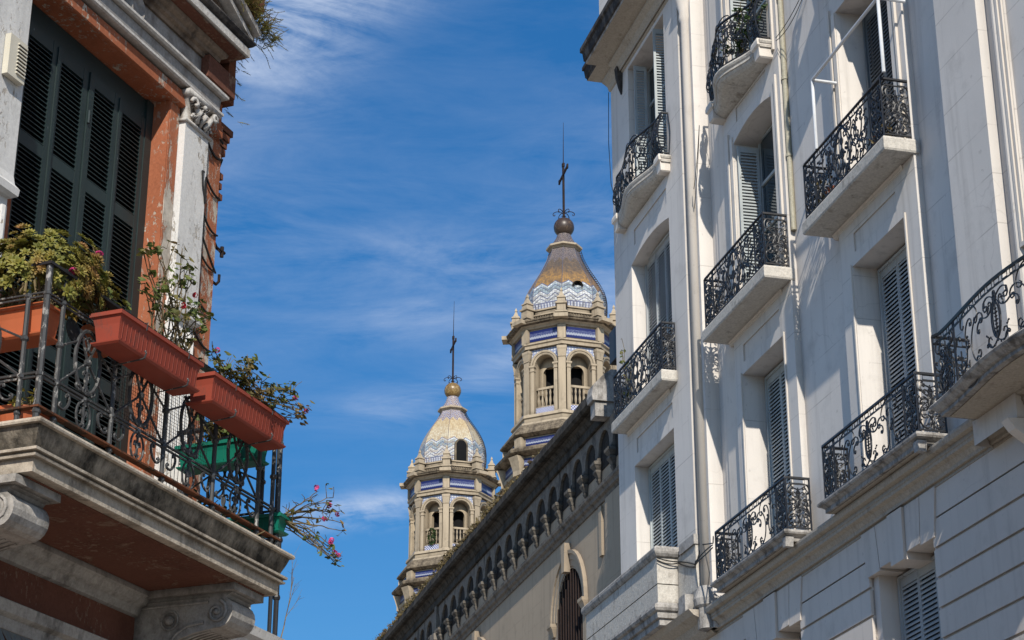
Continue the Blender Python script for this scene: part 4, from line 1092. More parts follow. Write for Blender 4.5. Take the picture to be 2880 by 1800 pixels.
    for k in range(8):
        a = A0 + k*pi/4; mb = MB(); px, py = cx + 2.12*cos(a), cy + 2.12*sin(a)
        mb.lathe([(.30,33.95),(.30,34.12),(.36,34.14),(.36,34.20),(.27,34.24),(.26,34.52),(.34,34.55),(.34,34.62),(.25,34.66),(.22,34.80),(.27,34.83),(.25,34.88),(.16,34.94),(.10,35.06),(.05,35.16),(.08,35.21),(.04,35.30),(.005,35.36)], (px, py, 0), 4, a+pi/4)
        mb.build('pinnacle', M['church'], T)
    # dome with tile skin in facets
    mb = MB(); uv = []; n = len(prof)
    for k in range(8):
        for sft in (0, 1):
            a = 2*pi*(k+sft)/8 + A0
            for (r_, z_) in prof: mb.v.append((cx + r_*1.04*cos(a), cy + r_*1.04*sin(a), z_)); uv.append(((k+sft)*1.2, z_ - prof[0][1]))
        for i in range(n-1): b0 = k*2*n; mb.f.append((b0+i, b0+n+i, b0+n+i+1, b0+i+1)); mb.mi.append(0)
    dome = mb.build('dome', domem, T, uvs=uv)
    mb = MB()
    for k in range(8):
        a = 2*pi*k/8 + A0; mb.tube([(cx + (r_*1.04+.005)*cos(a), cy + (r_*1.04+.005)*sin(a), z_) for r_, z_ in prof], .016, 5)
    mb.build('dome_ribs', domem, T)
    rz = ringz
    mb = MB(); mb.lathe([(.58,rz-.02),(.66,rz+.02),(.70,rz+.08),(.80,rz+.12),(.80,rz+.20),(.66,rz+.25),(.5,rz+.26)], (cx,cy,0), 8, A0); mb.build('collar', M['church'], T)
    mb = MB(); uv = []; pr = [(.60,rz+.25),(.55,rz+.34),(.44,rz+.52),(.38,rz+.62),(.30,38.75)]
    for k in range(17):
        a = 2*pi*k/16
        for r_, z_ in pr: mb.v.append((cx+r_*cos(a), cy+r_*sin(a), z_)); uv.append((k/16*4.8, z_-rz+2.55))
    for k in range(16):
        for i in range(len(pr)-1): mb.f.append((k*5+i, (k+1)*5+i, (k+1)*5+i+1, k*5+i+1)); mb.mi.append(0)
    mb.build('neck', domem, T, smooth=True, uvs=uv)
    mb = MB(); mb.ball((cx,cy,39.13), .455, 24, 16); mb.build('ball', ballm, T, smooth=True)
    # little lantern opening in the dome
    dk = radians(1)
    mb = MB()
    if opening_arch:
        mb.M = Matrix.Translation((cx,cy,0)) @ Matrix.Rotation(dk+pi/2, 4, 'Z')
        mb.box(-.36, .36, -1.76, -1.1, 34.64, 35.5)
        mb.M = mb.M @ Matrix.Translation((0,0,0)); mb.prism([(.36*cos(pi*i/10), 35.5+.36*sin(pi*i/10)) for i in range(11)], 'y', -1.76, -1.0)
        d = mb.build('dormer', M['church_dark'], T)
        mb2 = MB(); mb2.M = mb.M; mb2.box(-.27, .27, -1.775, -1.7, 34.66, 35.5); mb2.prism([(.27*cos(pi*i/10), 35.5+.27*sin(pi*i/10)) for i in range(11)], 'y', -1.775, -1.7); mb2.build('opening', M['dark_in'], d)
    else:
        p = Vector((cx+1.60*cos(dk), cy+1.60*sin(dk), 35.66)); mb.M = Matrix.Translation(p) @ Matrix.Rotation(dk+pi/2, 4, 'Z') @ Matrix.Rotation(radians(-70), 4, 'X')
        mb.lathe([(.24,-.1),(.24,.10),(.19,.11),(.19,-.1)], (0,0,0), 14, cap=False); d = mb.build('dormer', M['church_dark'], T)
        mb2 = MB(); mb2.M = mb.M; mb2.lathe([(.19,.02),(.19,.09)], (0,0,0), 14); mb2.build('opening', M['dark_in'], d)
    # climbing rungs on the right-hand edge
    mb = MB(); a = radians(58)
    for i in range(len(prof)-1):
        for j in range(3):
            t_ = j/3; rr = prof[i][0]*(1-t_)+prof[i+1][0]*t_; zz = prof[i][1]*(1-t_)+prof[i+1][1]*t_
            mb.tube([(cx+rr*cos(a-.05), cy+rr*sin(a-.05), zz), (cx+(rr+.12)*cos(a-.05), cy+(rr+.12)*sin(a-.05), zz), (cx+(rr+.12)*cos(a+.07), cy+(rr+.12)*sin(a+.07), zz), (cx+rr*cos(a+.07), cy+rr*sin(a+.07), zz)], .012, 4)
    for sd in (-.05, .07): mb.tube([(cx+(r_+.12)*cos(a+sd), cy+(r_+.12)*sin(a+sd), z_) for r_, z_ in prof], .012, 4)
    mb.build('ladder', M['iron'], T)
    # cross
    mb = MB(); z0 = 39.55; mt = M['rusty_iron']
    mb.box(cx-.042, cx+.042, cy-.042, cy+.042, z0, 42.25)
    mb.M = Matrix.Translation((cx, cy, 41.75)) @ Matrix.Rotation(radians(-6), 4, 'Z')
    mb.box(-.90, .90, -.03, .03, -.06, .06)
    for sx in (-1, 1): mb.box(sx*.82-.07, sx*.82+.07, -.034, .034, -.10, .10)
    mb.M = None; mb.box(cx-.07, cx+.07, cy-.05, cy+.05, 42.12, 42.3)
    for k in range(6):
        a = k*pi/3 + .2; c_ = scr('C', (.05, 0), (.40, .06), -1)
        mb.tube([(cx + p[0]*cos(a), cy + p[0]*sin(a), z0 + .10 + p[1]) for p in c_], .018, 4)
    mb.tube([(cx,cy,42.2),(cx+.03,cy,43.2),(cx+.02,cy+.02,44.35)], [.022,.016,.008], 5)
    mb.build('cross', mt, T)
    # stepped base mouldings and lower stages
    mb = MB(); ring(mb, [(2.1,29.8),(2.34,29.79),(2.36,29.66),(2.30,29.62),(2.30,29.46),(2.42,29.42),(2.45,29.32),(2.35,29.30)]); mb.build('moulding', M['church'], T)
    mb = MB(); ring(mb, [(2.36,29.34),(2.5,29.3),(2.80,28.92),(2.82,28.84),(2.74,28.80),(2.60,28.74),(2.45,28.72)]); mb.build('cornice', M['church_dark'], T)
    mb = MB(); ring(mb, [(2.5,28.74),(2.55,28.72),(2.55,28.30),(2.62,28.28),(2.72,28.22),(2.5,28.2)]); mb.build('wall', M['church'], T)
    mb = MB(); ring(mb, [(2.6,28.24),(3.0,28.20),(3.06,28.12),(3.04,28.02),(2.9,27.95),(2.7,27.9),(2.5,27.88)]); mb.build('cornice', M['church_dark'], T)
    mb = MB(); ring(mb, [(2.62,27.92),(2.64,27.4),(2.72,27.36),(2.72,27.2),(2.64,27.16),(2.64,24.0),(2.9,23.9),(2.9,0)]); mb.build('wall', M['church'], T)
    mb = MB(); uv = []
    for F in FM:
        for (R_, za, zb_) in ((2.55, 28.36, 28.66), (2.64, 27.45, 27.80)):
            mb.M = F; a_ = R_*cos(pi/8)+.012; X = R_*sin(pi/8)-.28; mb.quad((-X,-a_,za),(X,-a_,za),(X,-a_,zb_),(-X,-a_,zb_)); uv += [(-X,0),(X,0),(X,1),(-X,1)]
    mb.build('frieze_tiles', M['frieze'], T, uvs=uv)
    for k in range(8):
        mb = MB(); a = A0 + k*pi/4; mb.M = Matrix.Translation((cx, cy, 0)) @ Matrix.Rotation(a + pi/2, 4, 'Z')
        mb.box(-.2, .2, -2.68, -2.2, 27.8, 28.73)
        mb.loft([[(-w_,-(2.64+d),z),(w_,-(2.64+d),z),(w_,-2.3,z),(-w_,-2.3,z)] for w_,d,z in ((.22,.1,27.1),(.22,.1,27.3),(.24,.16,27.5),(.26,.22,27.7),(.28,.3,27.88))])
        mb.build('pilaster_block', M['church'], T)
    return T, cx, cy
PT2 = [(1.70,34.60),(1.735,34.9),(1.74,35.3),(1.70,35.6),(1.62,35.88),(1.49,36.16),(1.33,36.44),(1.16,36.72),(1.0,37.0),(.86,37.28),(.73,37.58),(.64,37.9)]
PT1 = [(1.70,34.60),(1.74,35.0),(1.74,35.4),(1.70,35.75),(1.60,36.1),(1.46,36.42),(1.28,36.76),(1.06,37.1),(.84,37.42),(.70,37.66),(.62,37.86)]
def polar(azd, dist): return (sin(radians(azd))*dist, cos(radians(azd))*dist, 0)
tower(polar(1.64, 80.0), 'nearer taller-looking tiled church tower with golden brown dome and dark ball, beside the white block', M['dome_gold'], M['ball_dark'], PT2, 37.92, False, 't')
T1, tx, ty = tower(polar(-1.81, 100.6), 'farther church tower with cream and blue zigzag dome, bronze ball and arched dormer', M['dome_cream'], M['ball_gold'], PT1, 37.84, True, 't')
mb = MB(); mb.box(-104, -73, 19.5, 40, 0, 22.5); mb.mould(-104, -73, 19.5, [(0,21.5),(.3,21.7),(.5,22.3),(.5,22.5),(0,22.6)], False, True)
mb.top('church_nave', M['church'], (-90, 19.5, 0), ROT_R, 'ochre church body below the two towers behind the beige wall', 'church')
mb = MB(); mb.box(-50.72, -50.38, 12.4, 12.7, 14.5, 17.1)
mb.top('flue', M['rusty_iron'], (-50.5, 12.5, 14.5), ROT_R, 'rust brown upright flue standing before the farther tower arch', 'flue')
mb = MB()
rt = ROT_R + radians(2.5); F1 = Matrix.Translation((tx, ty, 0)) @ Matrix.Rotation(pi/4, 4, 'Z')
for _ in range(150):
    v = rv(); p = F1 @ Vector((v.x*.22+.02, -2.0+v.y*.15, 30.55+v.z*.42)); leaf(mb, p, rv(), U(.03,.07), 4)
mb.top('bush', M['leaf_dark'], (tx, ty, 30.2), rt, 'small wild bush growing from the balustrade of the farther tower', 'plant')

# ================================================================ OLD CORNER HOUSE (left)
LH = thing('corner_house', 'old orange corner house with dark green shutters and a stone balcony', 'building', (11, 7.4, 0), ROT_L)
YL = 7.44
mb = MB()
wall_face(mb, 3.0, 12.43, 5.15, 10.4, YL, [(9.83, 11.65, 5.46, 9.05, .30)])
mb.quad((12.43,YL,0),(12.43,17,0),(12.43,17,10.6),(12.43,YL,10.6)); mb.quad((3,YL,0),(3,17,0),(3,17,10.6),(3,YL,10.6))
mb.quad((3,17,0),(12.43,17,0),(12.43,17,10.6),(3,17,10.6)); mb.quad((3,YL,10.6),(12.43,YL,10.6),(12.43,17,10.6),(3,17,10.6))
mb.build('wall', M['orange'], LH)
mb = MB(); mb.box(3.0, 12.43, YL+.0, YL+.25, 0, 5.148); mb.build('lower_wall', M['brown_wall'], LH)
mb = MB(); mb.box(12.16, 12.435, YL-.012, YL+.02, 5.5, 9.02); mb.box(11.66, 11.79, YL-.006, YL+.01, 5.5, 9.04); mb.build('peeling_patch', M['orange_peel'], LH)
# door leaves of the tall window
FD = []
mb = MB()
mb.box(9.84, 9.95, 7.56, 7.66, 5.50, 9.0); mb.box(11.56, 11.65, 7.58, 7.68, 5.50, 9.04); mb.box(9.95, 11.56, 7.60, 7.68, 8.86, 9.04); mb.box(9.95, 11.56, 7.58, 7.68, 5.50, 5.58)
fd = mb.build('french_window', M['green_shut'], LH)
mb = MB(); mb.box(9.85, 11.64, 7.70, 7.73, 5.48, 9.05); mb.build('backing', M['dark_in'], fd)
e = [9.955, 10.37, 10.78, 11.18, 11.575]
for i in range(4):
    mb = MB(); y = 7.575 + (.012 if i % 2 else 0)
    shutter(mb, e[i]+.004, e[i+1]-.004, 5.58, 8.87, y, .045, .062, .034, [6.60, 7.98], .007, .75)
    for k, zz in enumerate((6.0, 7.2, 8.5)): mb.tube([(e[i]+.01, y-.008, zz-.05), (e[i]+.01, y-.008, zz+.05)], .012, 6)
    mb.build('shutter', M['green_shut'], fd)
mb = MB()
for x in (e[1], e[3]): mb.box(x-.012, x+.02, 7.565, 7.575, 5.6, 8.85)
mb.tube([(e[2], 7.56, 7.0), (e[2], 7.56, 7.5)], .012, 6); mb.build('meeting_strip', M['green_shut'], fd)
# pilasters: plain above, fluted below a small cap moulding
def pilaster(xa, xb, near=False):
    mb = MB()
    yf = 7.38
    mb.box(xa, xb, yf, YL+.01, 7.50, 8.95)
    mb.loft([[(xa-o,yf-o,z),(xb+o,yf-o,z),(xb+o,YL+.01,z),(xa-o,YL+.01,z)] for o,z in ((.0,7.34),(.03,7.36),(.035,7.41),(.01,7.44),(.0,7.50))])
    n = 7; w_ = (xb-xa)/n
    mb.box(xa, xb, yf+.03, YL+.01, 5.50, 7.34)
    for i in range(n):
        c = xa + w_*(i+.5); mb.prism([(c-w_*.32, yf+.03), (c-w_*.25, yf+.008), (c, yf), (c+w_*.25, yf+.008), (c+w_*.32, yf+.03)], 'z', 5.62, 7.27)
    mb.box(xa-.02, xb+.02, yf-.02, YL+.01, 5.48, 5.62)
    o = mb.build('pilaster', M['pilaster'], LH)
    # capital: leaves and corner volutes
    mb = MB(); c = (xa+xb)/2
    mb.loft([[(xa-a,yf-a,z),(xb+a,yf-a,z),(xb+a,YL+.01,z),(xa-a,YL+.01,z)] for a,z in ((.02,8.93),(.025,8.95),(.0,8.965),(.0,9.05),(.03,9.12),(.035,9.13),(.06,9.14),(.07,9.175),(.06,9.185))])
    for sx in (-1, 1):
        x = c + sx*(xb-xa)*.42
        sp = [(x + sx*(.055 - .006*k)*cos(k*.7)*.9, yf-.055-.002*k, 9.085 + (.052-.0055*k)*sin(k*.7)) for k in range(9)]
        mb.tube(sp, .017, 6)
        mb.tube([(x-sx*.10, yf-.02, 8.97), (x-sx*.06, yf-.05, 9.02), (x-sx*.02, yf-.05, 9.10)], .02, 6)
        for k in range(4): mb.ball((x-sx*.022*k, yf-.03, 8.985+.02*k), .013+.004*(k%2), 6, 4)
    for k in range(-1, 2):
        mb.tube([(c+k*.07, yf-.01, 8.96), (c+k*.075, yf-.045, 9.02), (c+k*.08, yf-.075, 9.055), (c+k*.08, yf-.06, 9.035)], [.02,.024,.016,.008], 5)
    mb.ball((c, yf-.055, 9.12), .022, 8, 5)
    for k in range(34):
        a_ = Vector((c+U(-.15,.15), yf-.01, U(8.97,9.11))); v_ = Vector((U(-.4,.4), -.6, 1)).normalized()*U(.02,.05); mb.tube([a_, a_+v_*.6+Vector((0,-.012,0)), a_+v_+Vector((0,-.03,-.012))], [.010,.011,.003], 5)
    mb.build('capital', M['ent_white'], o, smooth=True)
pilaster(9.06, 9.75, True); pilaster(11.80, 12.15)
# entablature
def band(name, mat, prof, xr=12.22, xl=6.0, y=7.40):
    mb = MB(); mb.mould(xl, xr, y, prof, False, True); return mb.build(name, mat, LH)
band('architrave', M['orange'], [(-.02,9.052),(.0,9.054),(.012,9.06),(.012,9.165),(-.02,9.168)], 12.36)
band('architrave_moulding', M['ent_white'], [(0,9.19),(.05,9.195),(.065,9.205),(.065,9.225),(.05,9.23),(.0,9.231)])
band('architrave_band', M['ent_grey'], [(0,9.232),(.035,9.235),(.04,9.30),(.045,9.345),(.0,9.35)])
band('architrave_lip', M['ent_white'], [(0,9.351),(.075,9.352),(.09,9.365),(.09,9.385),(.04,9.40),(0,9.41)])
band('frieze', M['ent_grey'], [(0,9.41),(.0,9.42),(.0,9.60),(-.03,9.61)], 12.10)
band('bed_moulding', M['ent_brown'], [(-.02,9.60),(.02,9.60),(.03,9.63),(.06,9.64),(.065,9.67),(.10,9.69),(.11,9.72),(.0,9.725)], 12.12)
band('soffit', M['brown_wall'], [(0,9.725),(.12,9.726),(.20,9.73),(.20,9.74),(0,9.745)], 12.14)
band('cornice', M['ent_white'], [(0,9.745),(.215,9.746),(.225,9.75),(.225,9.82),(.20,9.83)], 12.14)
band('cornice', M['cornice_dark'], [(0,9.83),(.205,9.831),(.24,9.85),(.26,9.875),(.26,9.89),(.0,9.90)], 12.14)
mb = MB(); mb.box(12.0, 12.43, 7.33, YL, 9.43, 9.62); mb.build('block', M['brown_wall'], LH)
mb = MB(); mb.lathe([(.001,0),(.06,0),(.085,.02),(.10,.03),(.11,.0),(.12,-.03)], (0,0,0), 24)
mb.v = [(10.98 + p[0]*.85, 7.37 - p[2], 9.47 + p[1]) for p in mb.v]; mb.build('rosette', M['ent_grey'], LH)
# raking pediment
RK = radians(24); xc, zc = 12.38, 9.90; Lr = 2.6
def rake(name, mat, y0, y1, h0, h1, dx=0.):
    mb = MB()
    ex, ez = -cos(RK), sin(RK); nx, nz = sin(RK), cos(RK)
    P0 = (xc+dx + nx*h0, zc + nz*h0); P1 = (xc+dx + nx*h1, zc + nz*h1)
    mb.prism([P0, P1, (P1[0]+ex*Lr, P1[1]+ez*Lr), (P0[0]+ex*Lr, P0[1]+ez*Lr)], 'y', y0, y1); mb.build(name, mat, LH)
mb = MB(); mb.prism([(xc-.2,zc-.01),(xc-2.6,zc-.01),(xc-2.6,zc+1.1)], 'y', 7.36, YL+.02); mb.build('tympanum', M['orange_peel'], LH)
rake('raking_cornice', M['ent_white'], 7.30, YL, -.06, -.03); rake('raking_cornice', M['ent_brown'], 7.26, YL, -.029, .0); rake('raking_cornice', M['ent_white'], 7.17, YL, .001, .045)
rake('raking_cornice', M['ent_brown'], 7.22, YL, .046, .07); rake('raking_cornice', M['ent_white'], 7.12, YL+.1, .071, .12, .01)
# building top band and overhanging corner, overgrown
mb = MB(); mb.box(11.9, 12.50, 7.30, 9.0, 10.08, 10.9); mb.box(12.3, 12.60, 7.20, 9.5, 10.30, 11.3); mb.box(12.2, 12.53, 7.24, 9.2, 9.98, 10.3); mb.box(12.36, 12.47, 7.36, 7.9, 9.4, 10.1); mb.build('corner_block', M['brick_edge'], LH)
# broken moulding stubs at the corner
mb = MB()
for k in range(5): mb.box(12.43, 12.50+.035*k+U(0,.02), YL+.02, YL+.34, 8.92+.075*k, 8.975+.075*k)
for k in range(3): mb.box(12.43, 12.52+U(0,.03), YL+.02, YL+.2, 8.60+.09*k, 8.65+.09*k)
mb.build('broken_moulding', M['brick_edge'], LH)
# vent cover
mb = MB(); mb.box(9.50, 9.69, 7.33, 7.375, 8.14, 8.44)
for k in range(9): mb.box(9.585, 9.68, 7.318, 7.332, 8.18+.027*k, 8.19+.027*k)
v_ = mb.build('vent_cover', M['vent'], LH)
mb = MB()
for k in range(8): mb.box(9.59, 9.675, 7.324, 7.3285, 8.193+.027*k, 8.204+.027*k)
mb.build('vent_slot', M['dark_in'], v_)
# band courses under the balcony
mb = MB(); mb.mould(3, 12.43, YL, [(0,5.0),(.03,5.01),(.05,5.06),(.09,5.08),(.11,5.12),(.13,5.13),(.13,5.165),(.0,5.167)], False, False); mb.build('moulding', M['stone_grey'], LH)
mb = MB(); mb.mould(3, 11.6, YL, [(0,4.56),(.05,4.57),(.06,4.64),(.10,4.66),(.11,4.73),(.0,4.78)], False, False); mb.build('moulding', M['stone_grey'], LH)
mb = MB()
for i in range(120):
    x = 6.5 + i*.035; z = 4.44 + .018*sin(i*1.1) + .02*(i % 2) + .05*max(0, sin(i*.09+1))
    mb.quad((x, YL-.10-.02*(i % 2), z), (x+.035, YL-.12+.02*(i % 2), z+.01), (x+.035, YL-.05, 4.565), (x, YL-.05, 4.565))
mb.build('zinc_valance', M['zinc'], LH)

# ---- balcony of the corner house
bxa, bxb, byf = 9.06, 12.17, 6.50
def bl(o, z, yb=7.46): return [(bxa-o, byf-o, z), (bxb+o, byf-o, z), (bxb+o, yb, z), (bxa-o, yb, z)]
mb = MB()
mb.loft([bl(-.07,5.176), bl(-.06,5.18), bl(-.055,5.262)])
BLC = mb.build('balcony', M['stone_old'], LH)
mb = MB(); mb.loft([bl(-.06,5.2621), bl(-.025,5.2625), bl(-.02,5.275), bl(-.035,5.283), bl(-.035,5.29), bl(-.012,5.296), bl(-.01,5.312), bl(-.045,5.322)])
mb.build('moulding', M['stone_old'], BLC)
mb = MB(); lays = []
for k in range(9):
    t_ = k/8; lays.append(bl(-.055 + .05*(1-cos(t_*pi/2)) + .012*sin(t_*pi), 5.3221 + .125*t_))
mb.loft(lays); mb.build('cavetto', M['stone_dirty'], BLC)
mb = MB(); mb.loft([bl(-.0,5.4472), bl(.02,5.45), bl(.024,5.462), bl(.018,5.477), bl(.0,5.482)]); mb.build('top_slab', M['stone_old'], BLC)
mb = MB(); mb.box(bxa+.12, bxb-.12, byf+.13, 7.31, 5.168, 5.1755); mb.build('soffit', M['brown_wall'], BLC)
def console(xa, xb):
    Y0_ = .08
    # S-shaped bracket; profile in (y, z)
    P = []
    for i in range(13):   # big front scroll, from top forward and round
        a = radians(95 - i*19); P.append((6.70 - .105*cos(a - pi) * -1 if False else 6.70 - .10*cos(radians(-90+i*15)), 5.00 + .105*sin(radians(90 - i*15)) ))
    prof = [(7.44,5.165),(6.64,5.165),(6.60,5.15),(6.60,5.11),(6.63,5.10)]
    prof += [(6.70 - .11*cos(radians(t)), 4.985 + .11*sin(radians(t))) for t in (60,40,20,0,-20,-40,-60,-80,-100)]
    prof += [(6.80,4.865),(6.90,4.85),(7.0,4.82),(7.10,4.765),(7.18,4.70),(7.24,4.60),(7.27,4.48),(7.29,4.36),(7.34,4.25),(7.44,4.18)]
    prof = [(y_ + Y0_*(1 if y_ < 7.2 else 0), z_) for y_, z_ in prof]
    mb = MB(); mb.prism(prof, 'x', xa+.03, xb-.03)
    mb.box(xa-.02, xb+.02, 6.64, 7.44, 5.118, 5.166)
    c = mb.build('console', M['stone_grey'], BLC)
    mb = MB()
    for x, s_ in ((xa+.03, -1), (xb-.03, 1)):
        sp = [(x, 6.795 + (.085-.0052*k)*cos(k*.62+pi*.6)*1.0, 4.985 + (.085-.0052*k)*sin(k*.62+pi*.6)) for k in range(15)]
        mb.tube(sp, .014, 6); mb.ball((x, 6.795, 4.985), .022, 8, 6)
        mb.tube([(x,6.89,4.92),(x,7.02,4.905),(x,7.10,4.86),(x,7.17,4.78),(x,7.24,4.66),(x,7.28,4.45)], .012, 6)
        mb.tube([(x,6.86,5.06),(x,7.0,5.06),(x,7.42,5.06)], .010, 6); mb.tube([(x,6.86,5.09),(x,7.0,5.09),(x,7.42,5.09)], .006, 6)
        mb.tube([(x, 7.16+.065*cos(t*.52), 4.955+.065*sin(t*.52)) for t in range(13)], .010, 6); mb.ball((x+s_*0, 7.16, 4.955), .04, 10, 6, .9)
        mb.tube([(x, 7.34-.05*cos(t*.5), 4.62+.07*sin(t*.5)) for t in range(10)], .012, 6)
        for k in range(6): mb.tube([(x, 7.40-.012*k, 4.30+.075*k), (x, 7.33-.01*k, 4.36+.07*k)], .012, 5)
    mb.build('volute', M['stone_grey'], c)
    mb = MB()
    for k in range(6):
        x = xa + .07 + (xb-xa-.14)*k/5
        mb.tube([(x,6.86,4.874),(x,6.98,4.85),(x,7.08,4.818),(x,7.16,4.762),(x,7.18,4.695),(x,7.235,4.60),(x,7.265,4.48)], .013, 5)
    mb.build('reeding', M['stone_grey'], c)
console(9.10, 9.52); console(11.66, 12.04)

# ---- ornate railing of the corner house
RX0, RX1, RY = 9.09, 12.03, 6.55
ZT, ZU, ZM, ZL, ZB = 6.45, 6.27, 6.00, 5.76, 5.56
rm = MB(); rs = MB(); rr_ = MB()
def rosette(mb, p, r=.028): mb.ball(p, r, 7, 5, .9)
def side_map(kind):
    if kind == 'front': return lambda u, v: (u, RY, v)
    if kind == 'near': return lambda u, v: (RX0, u, v)
    return lambda u, v: (RX1, u, v)
def leftpanel(mp, a, b, mb, ring=True, diag=1):
    m = (a+b)/2; w_ = b-a
    cs = []
    if ring:
        cs += [(ell(m, 6.0, .135, .20, 20), .013)]
        k_ = .7
        cs += [([(a, ZM), (m, 6.16), (b, ZM)], .008), ([(a, ZL), (m, 6.0), (b, ZL)], .009), ([(m, 6.0), (m-.10, 6.18)], .009), ([(m, 6.0), (m+.10, 6.18)], .009), ([(m, 6.0), (m, 5.80)], .008)]
        for sx in (-1, 1): cs += [(scr('C', (m+sx*.03, 5.93), (m+sx*.09, 5.84), sx), .009), (scr('C', (m+sx*.03, 6.07), (m+sx*.08, 6.13), -sx), .008)]
    cs += [(ell(m, 5.655, .075, .095, 16), .008)]
    # fleur in the oval
    cs += [([(m, 5.57), (m, 5.73)], .009), ([(m-.035, 5.66), (m-.03, 5.69), (m, 5.64), (m+.03, 5.69), (m+.035, 5.66)], .008), ([(m-.02, 5.60), (m+.02, 5.60)], .010), ([(m-.012, 5.72), (m, 5.745), (m+.012, 5.72)], .009)]
    for sx in (-1, 1):
        x_ = m + sx*w_*.36
        cs += [(scr('C', (x_-sx*.03, 5.73), (x_+sx*.03, 5.66), sx), .009)]
    put(mb, cs, mp, .009, 5)
    for z in (6.0,): rosette(mb, mp(m, z), .026)
    rosette(mb, mp(m, ZL), .02)
def hbars(mb, mp, a, b):
    for z, r in ((ZU+.012, .008), (ZU-.012, .008), (ZL+.014, .010), (ZL-.012, .009)): mb.tube([mp(a, z), mp(b, z)], r, 5)
def postm(mb, mp, u, r=.016, top=ZU):
    p0 = mp(u, 5.485); 
    mb.tube([mp(u, 5.485), mp(u, 5.60)], r*1.05, 7); mb.tube([mp(u, 5.60), mp(u, top)], r, 7)
    for z, q in ((5.535, .024), (5.565, .02), (ZL, .026), (ZM, .027), (ZU, .024)):
        if z <= top + .01: rosette(mb, mp(u, z), q)
F_, N_, G_ = side_map('front'), side_map('near'), side_map('far')
us = [9.26, 9.86, 10.48, 11.12, 11.74, 11.95]
hbars(rm, F_, RX0, RX1)
for u in us: postm(rm, F_, u)
for a, b in zip(us, us[1:]):
    if b-a > .4: leftpanel(F_, a, b, rm)
for S, nm in ((N_, 'near'), (G_, 'far')):
    hbars(rm, S, RY, 7.38)
    for u in (6.68, 7.30): postm(rm, S, u)
    leftpanel(S, 6.68, 7.30, rm)
for x in (RX0, RX1):
    rm.tube([(x, RY, 5.485), (x, RY, ZT+.01)], .021, 8)
    for z in (5.53, 5.565, ZL, ZU): rosette(rm, (x, RY, z), .028)
rail = rm.build('railing', M['iron_l'], BLC)
mb = MB()
mb.box(RX0-.03, RX1+.03, RY-.03, RY+.03, ZT, ZT+.018); mb.box(RX0-.03, RX0+.03, RY+.03, 7.40, ZT, ZT+.018); mb.box(RX1-.03, RX1+.03, RY+.03, 7.40, ZT, ZT+.018)
for x in us[:1]+us[4:]: mb.tube([(x, RY, ZU), (x, RY, ZT)], .010, 5)
mb.build('handrail', M['iron'], rail)
mb = MB()
mb.box(RX0-.025, RX1+.025, RY-.028, RY-.022+.05, ZB-.008, ZB+.004); mb.box(RX0-.028, RX0+.022, RY+.03, 7.4, ZB-.008, ZB+.004); mb.box(RX1-.028, RX1+.022, RY+.03, 7.4, ZB-.008, ZB+.004)
mb.build('bottom_bar', M['rust'], rail)
# fine wire netting fixed behind the middle of the railing
mb = MB(); a, b, c, d = 9.98, 11.10, 5.80, 6.36; n = 44
for i in range(n+1):
    x = a + (b-a)*i/n; mb.tube([(x, RY+.05, c), (x, RY+.05, d)], .0015, 3, False)
for i in range(25): z = c + (d-c)*i/24; mb.tube([(a, RY+.05, z), (b, RY+.05, z)], .0015, 3, False)
mb.build('netting', M['iron_l'], rail)

# ---- planters
def trough(name, label, mat, cat, A, ax, L_, W_, H, group=None, ribs=True, rim=.022):
    # A: bottom corner (frame coordinates), ax: 'x' or 'y' = long axis
    t = thing(name, label, cat, (A[0], A[1], A[2]), ROT_L, group)
    def q(u, v, z): return (A[0]+u, A[1]+v, z) if ax == 'x' else (A[0]+v, A[1]+u, z)
    def rg(i, z): return [q(i, i, z), q(L_-i, i, z), q(L_-i, W_-i, z), q(i, W_-i, z)]
    z = A[2]
    mb = MB(); mb.loft([rg(.012,z), rg(.0,z+.012), rg(-.002,z+.02), rg(.016,z+.028), rg(.024,z+.03), rg(.012,z+H*.62), rg(.0,z+H-.03), rg(-.014,z+H-.028), rg(-.014,z+H-.004), rg(-.008,z+H), rg(.006,z+H), rg(.012,z+H-.03), rg(.014,z+H-.035)], cap=True)
    if ribs:
        n = int(L_/.045)
        for i in range(1, n):
            u = L_*i/n; x0 = q(u, .016, z+.04); x1 = q(u, .004, z+H-.04); mb.tube([x0, x1], .0018, 4)
    body = mb.build(name.split('_')[0]+'_box' if False else 'box', mat, t)
    mb = MB(); mb.quad(*[(p[0], p[1], z+H-.028) for p in rg(.014, 0)]); mb.build('soil', M['soil'], t)
    return t
bA = (9.50, 6.30, 6.08); bB = (10.63, 6.30, 6.08)
trough('planter_box', 'red planter box on the balcony rail, left of two, with the tall straggly geranium', M['pot_red'], 'planter', bA, 'x', .96, .20, .21, 'red planter boxes hung on the balcony rail')
trough('planter_box', 'red planter box at the far end of the balcony rail, with the low leafy geranium', M['pot_red'], 'planter', bB, 'x', 1.02, .20, .21, 'red planter boxes hung on the balcony rail')
trough('planter_box', 'orange terracotta planter box behind the near side railing under a bushy succulent', M['pot_terra'], 'planter', (9.14, 6.60, 6.04), 'y', .80, .19, .21, None, False)
trough('planter_box', 'green plastic planter box at rail height inside the far end railing', M['pot_green'], 'planter', (11.80, 6.60, 6.09), 'y', .66, .17, .18, 'green planter boxes at the far end railing')
trough('planter_box', 'green plastic planter box low down outside the far end railing', M['pot_green'], 'planter', (11.98, 6.50, 5.60), 'y', .72, .14, .14, 'green planter boxes at the far end railing')
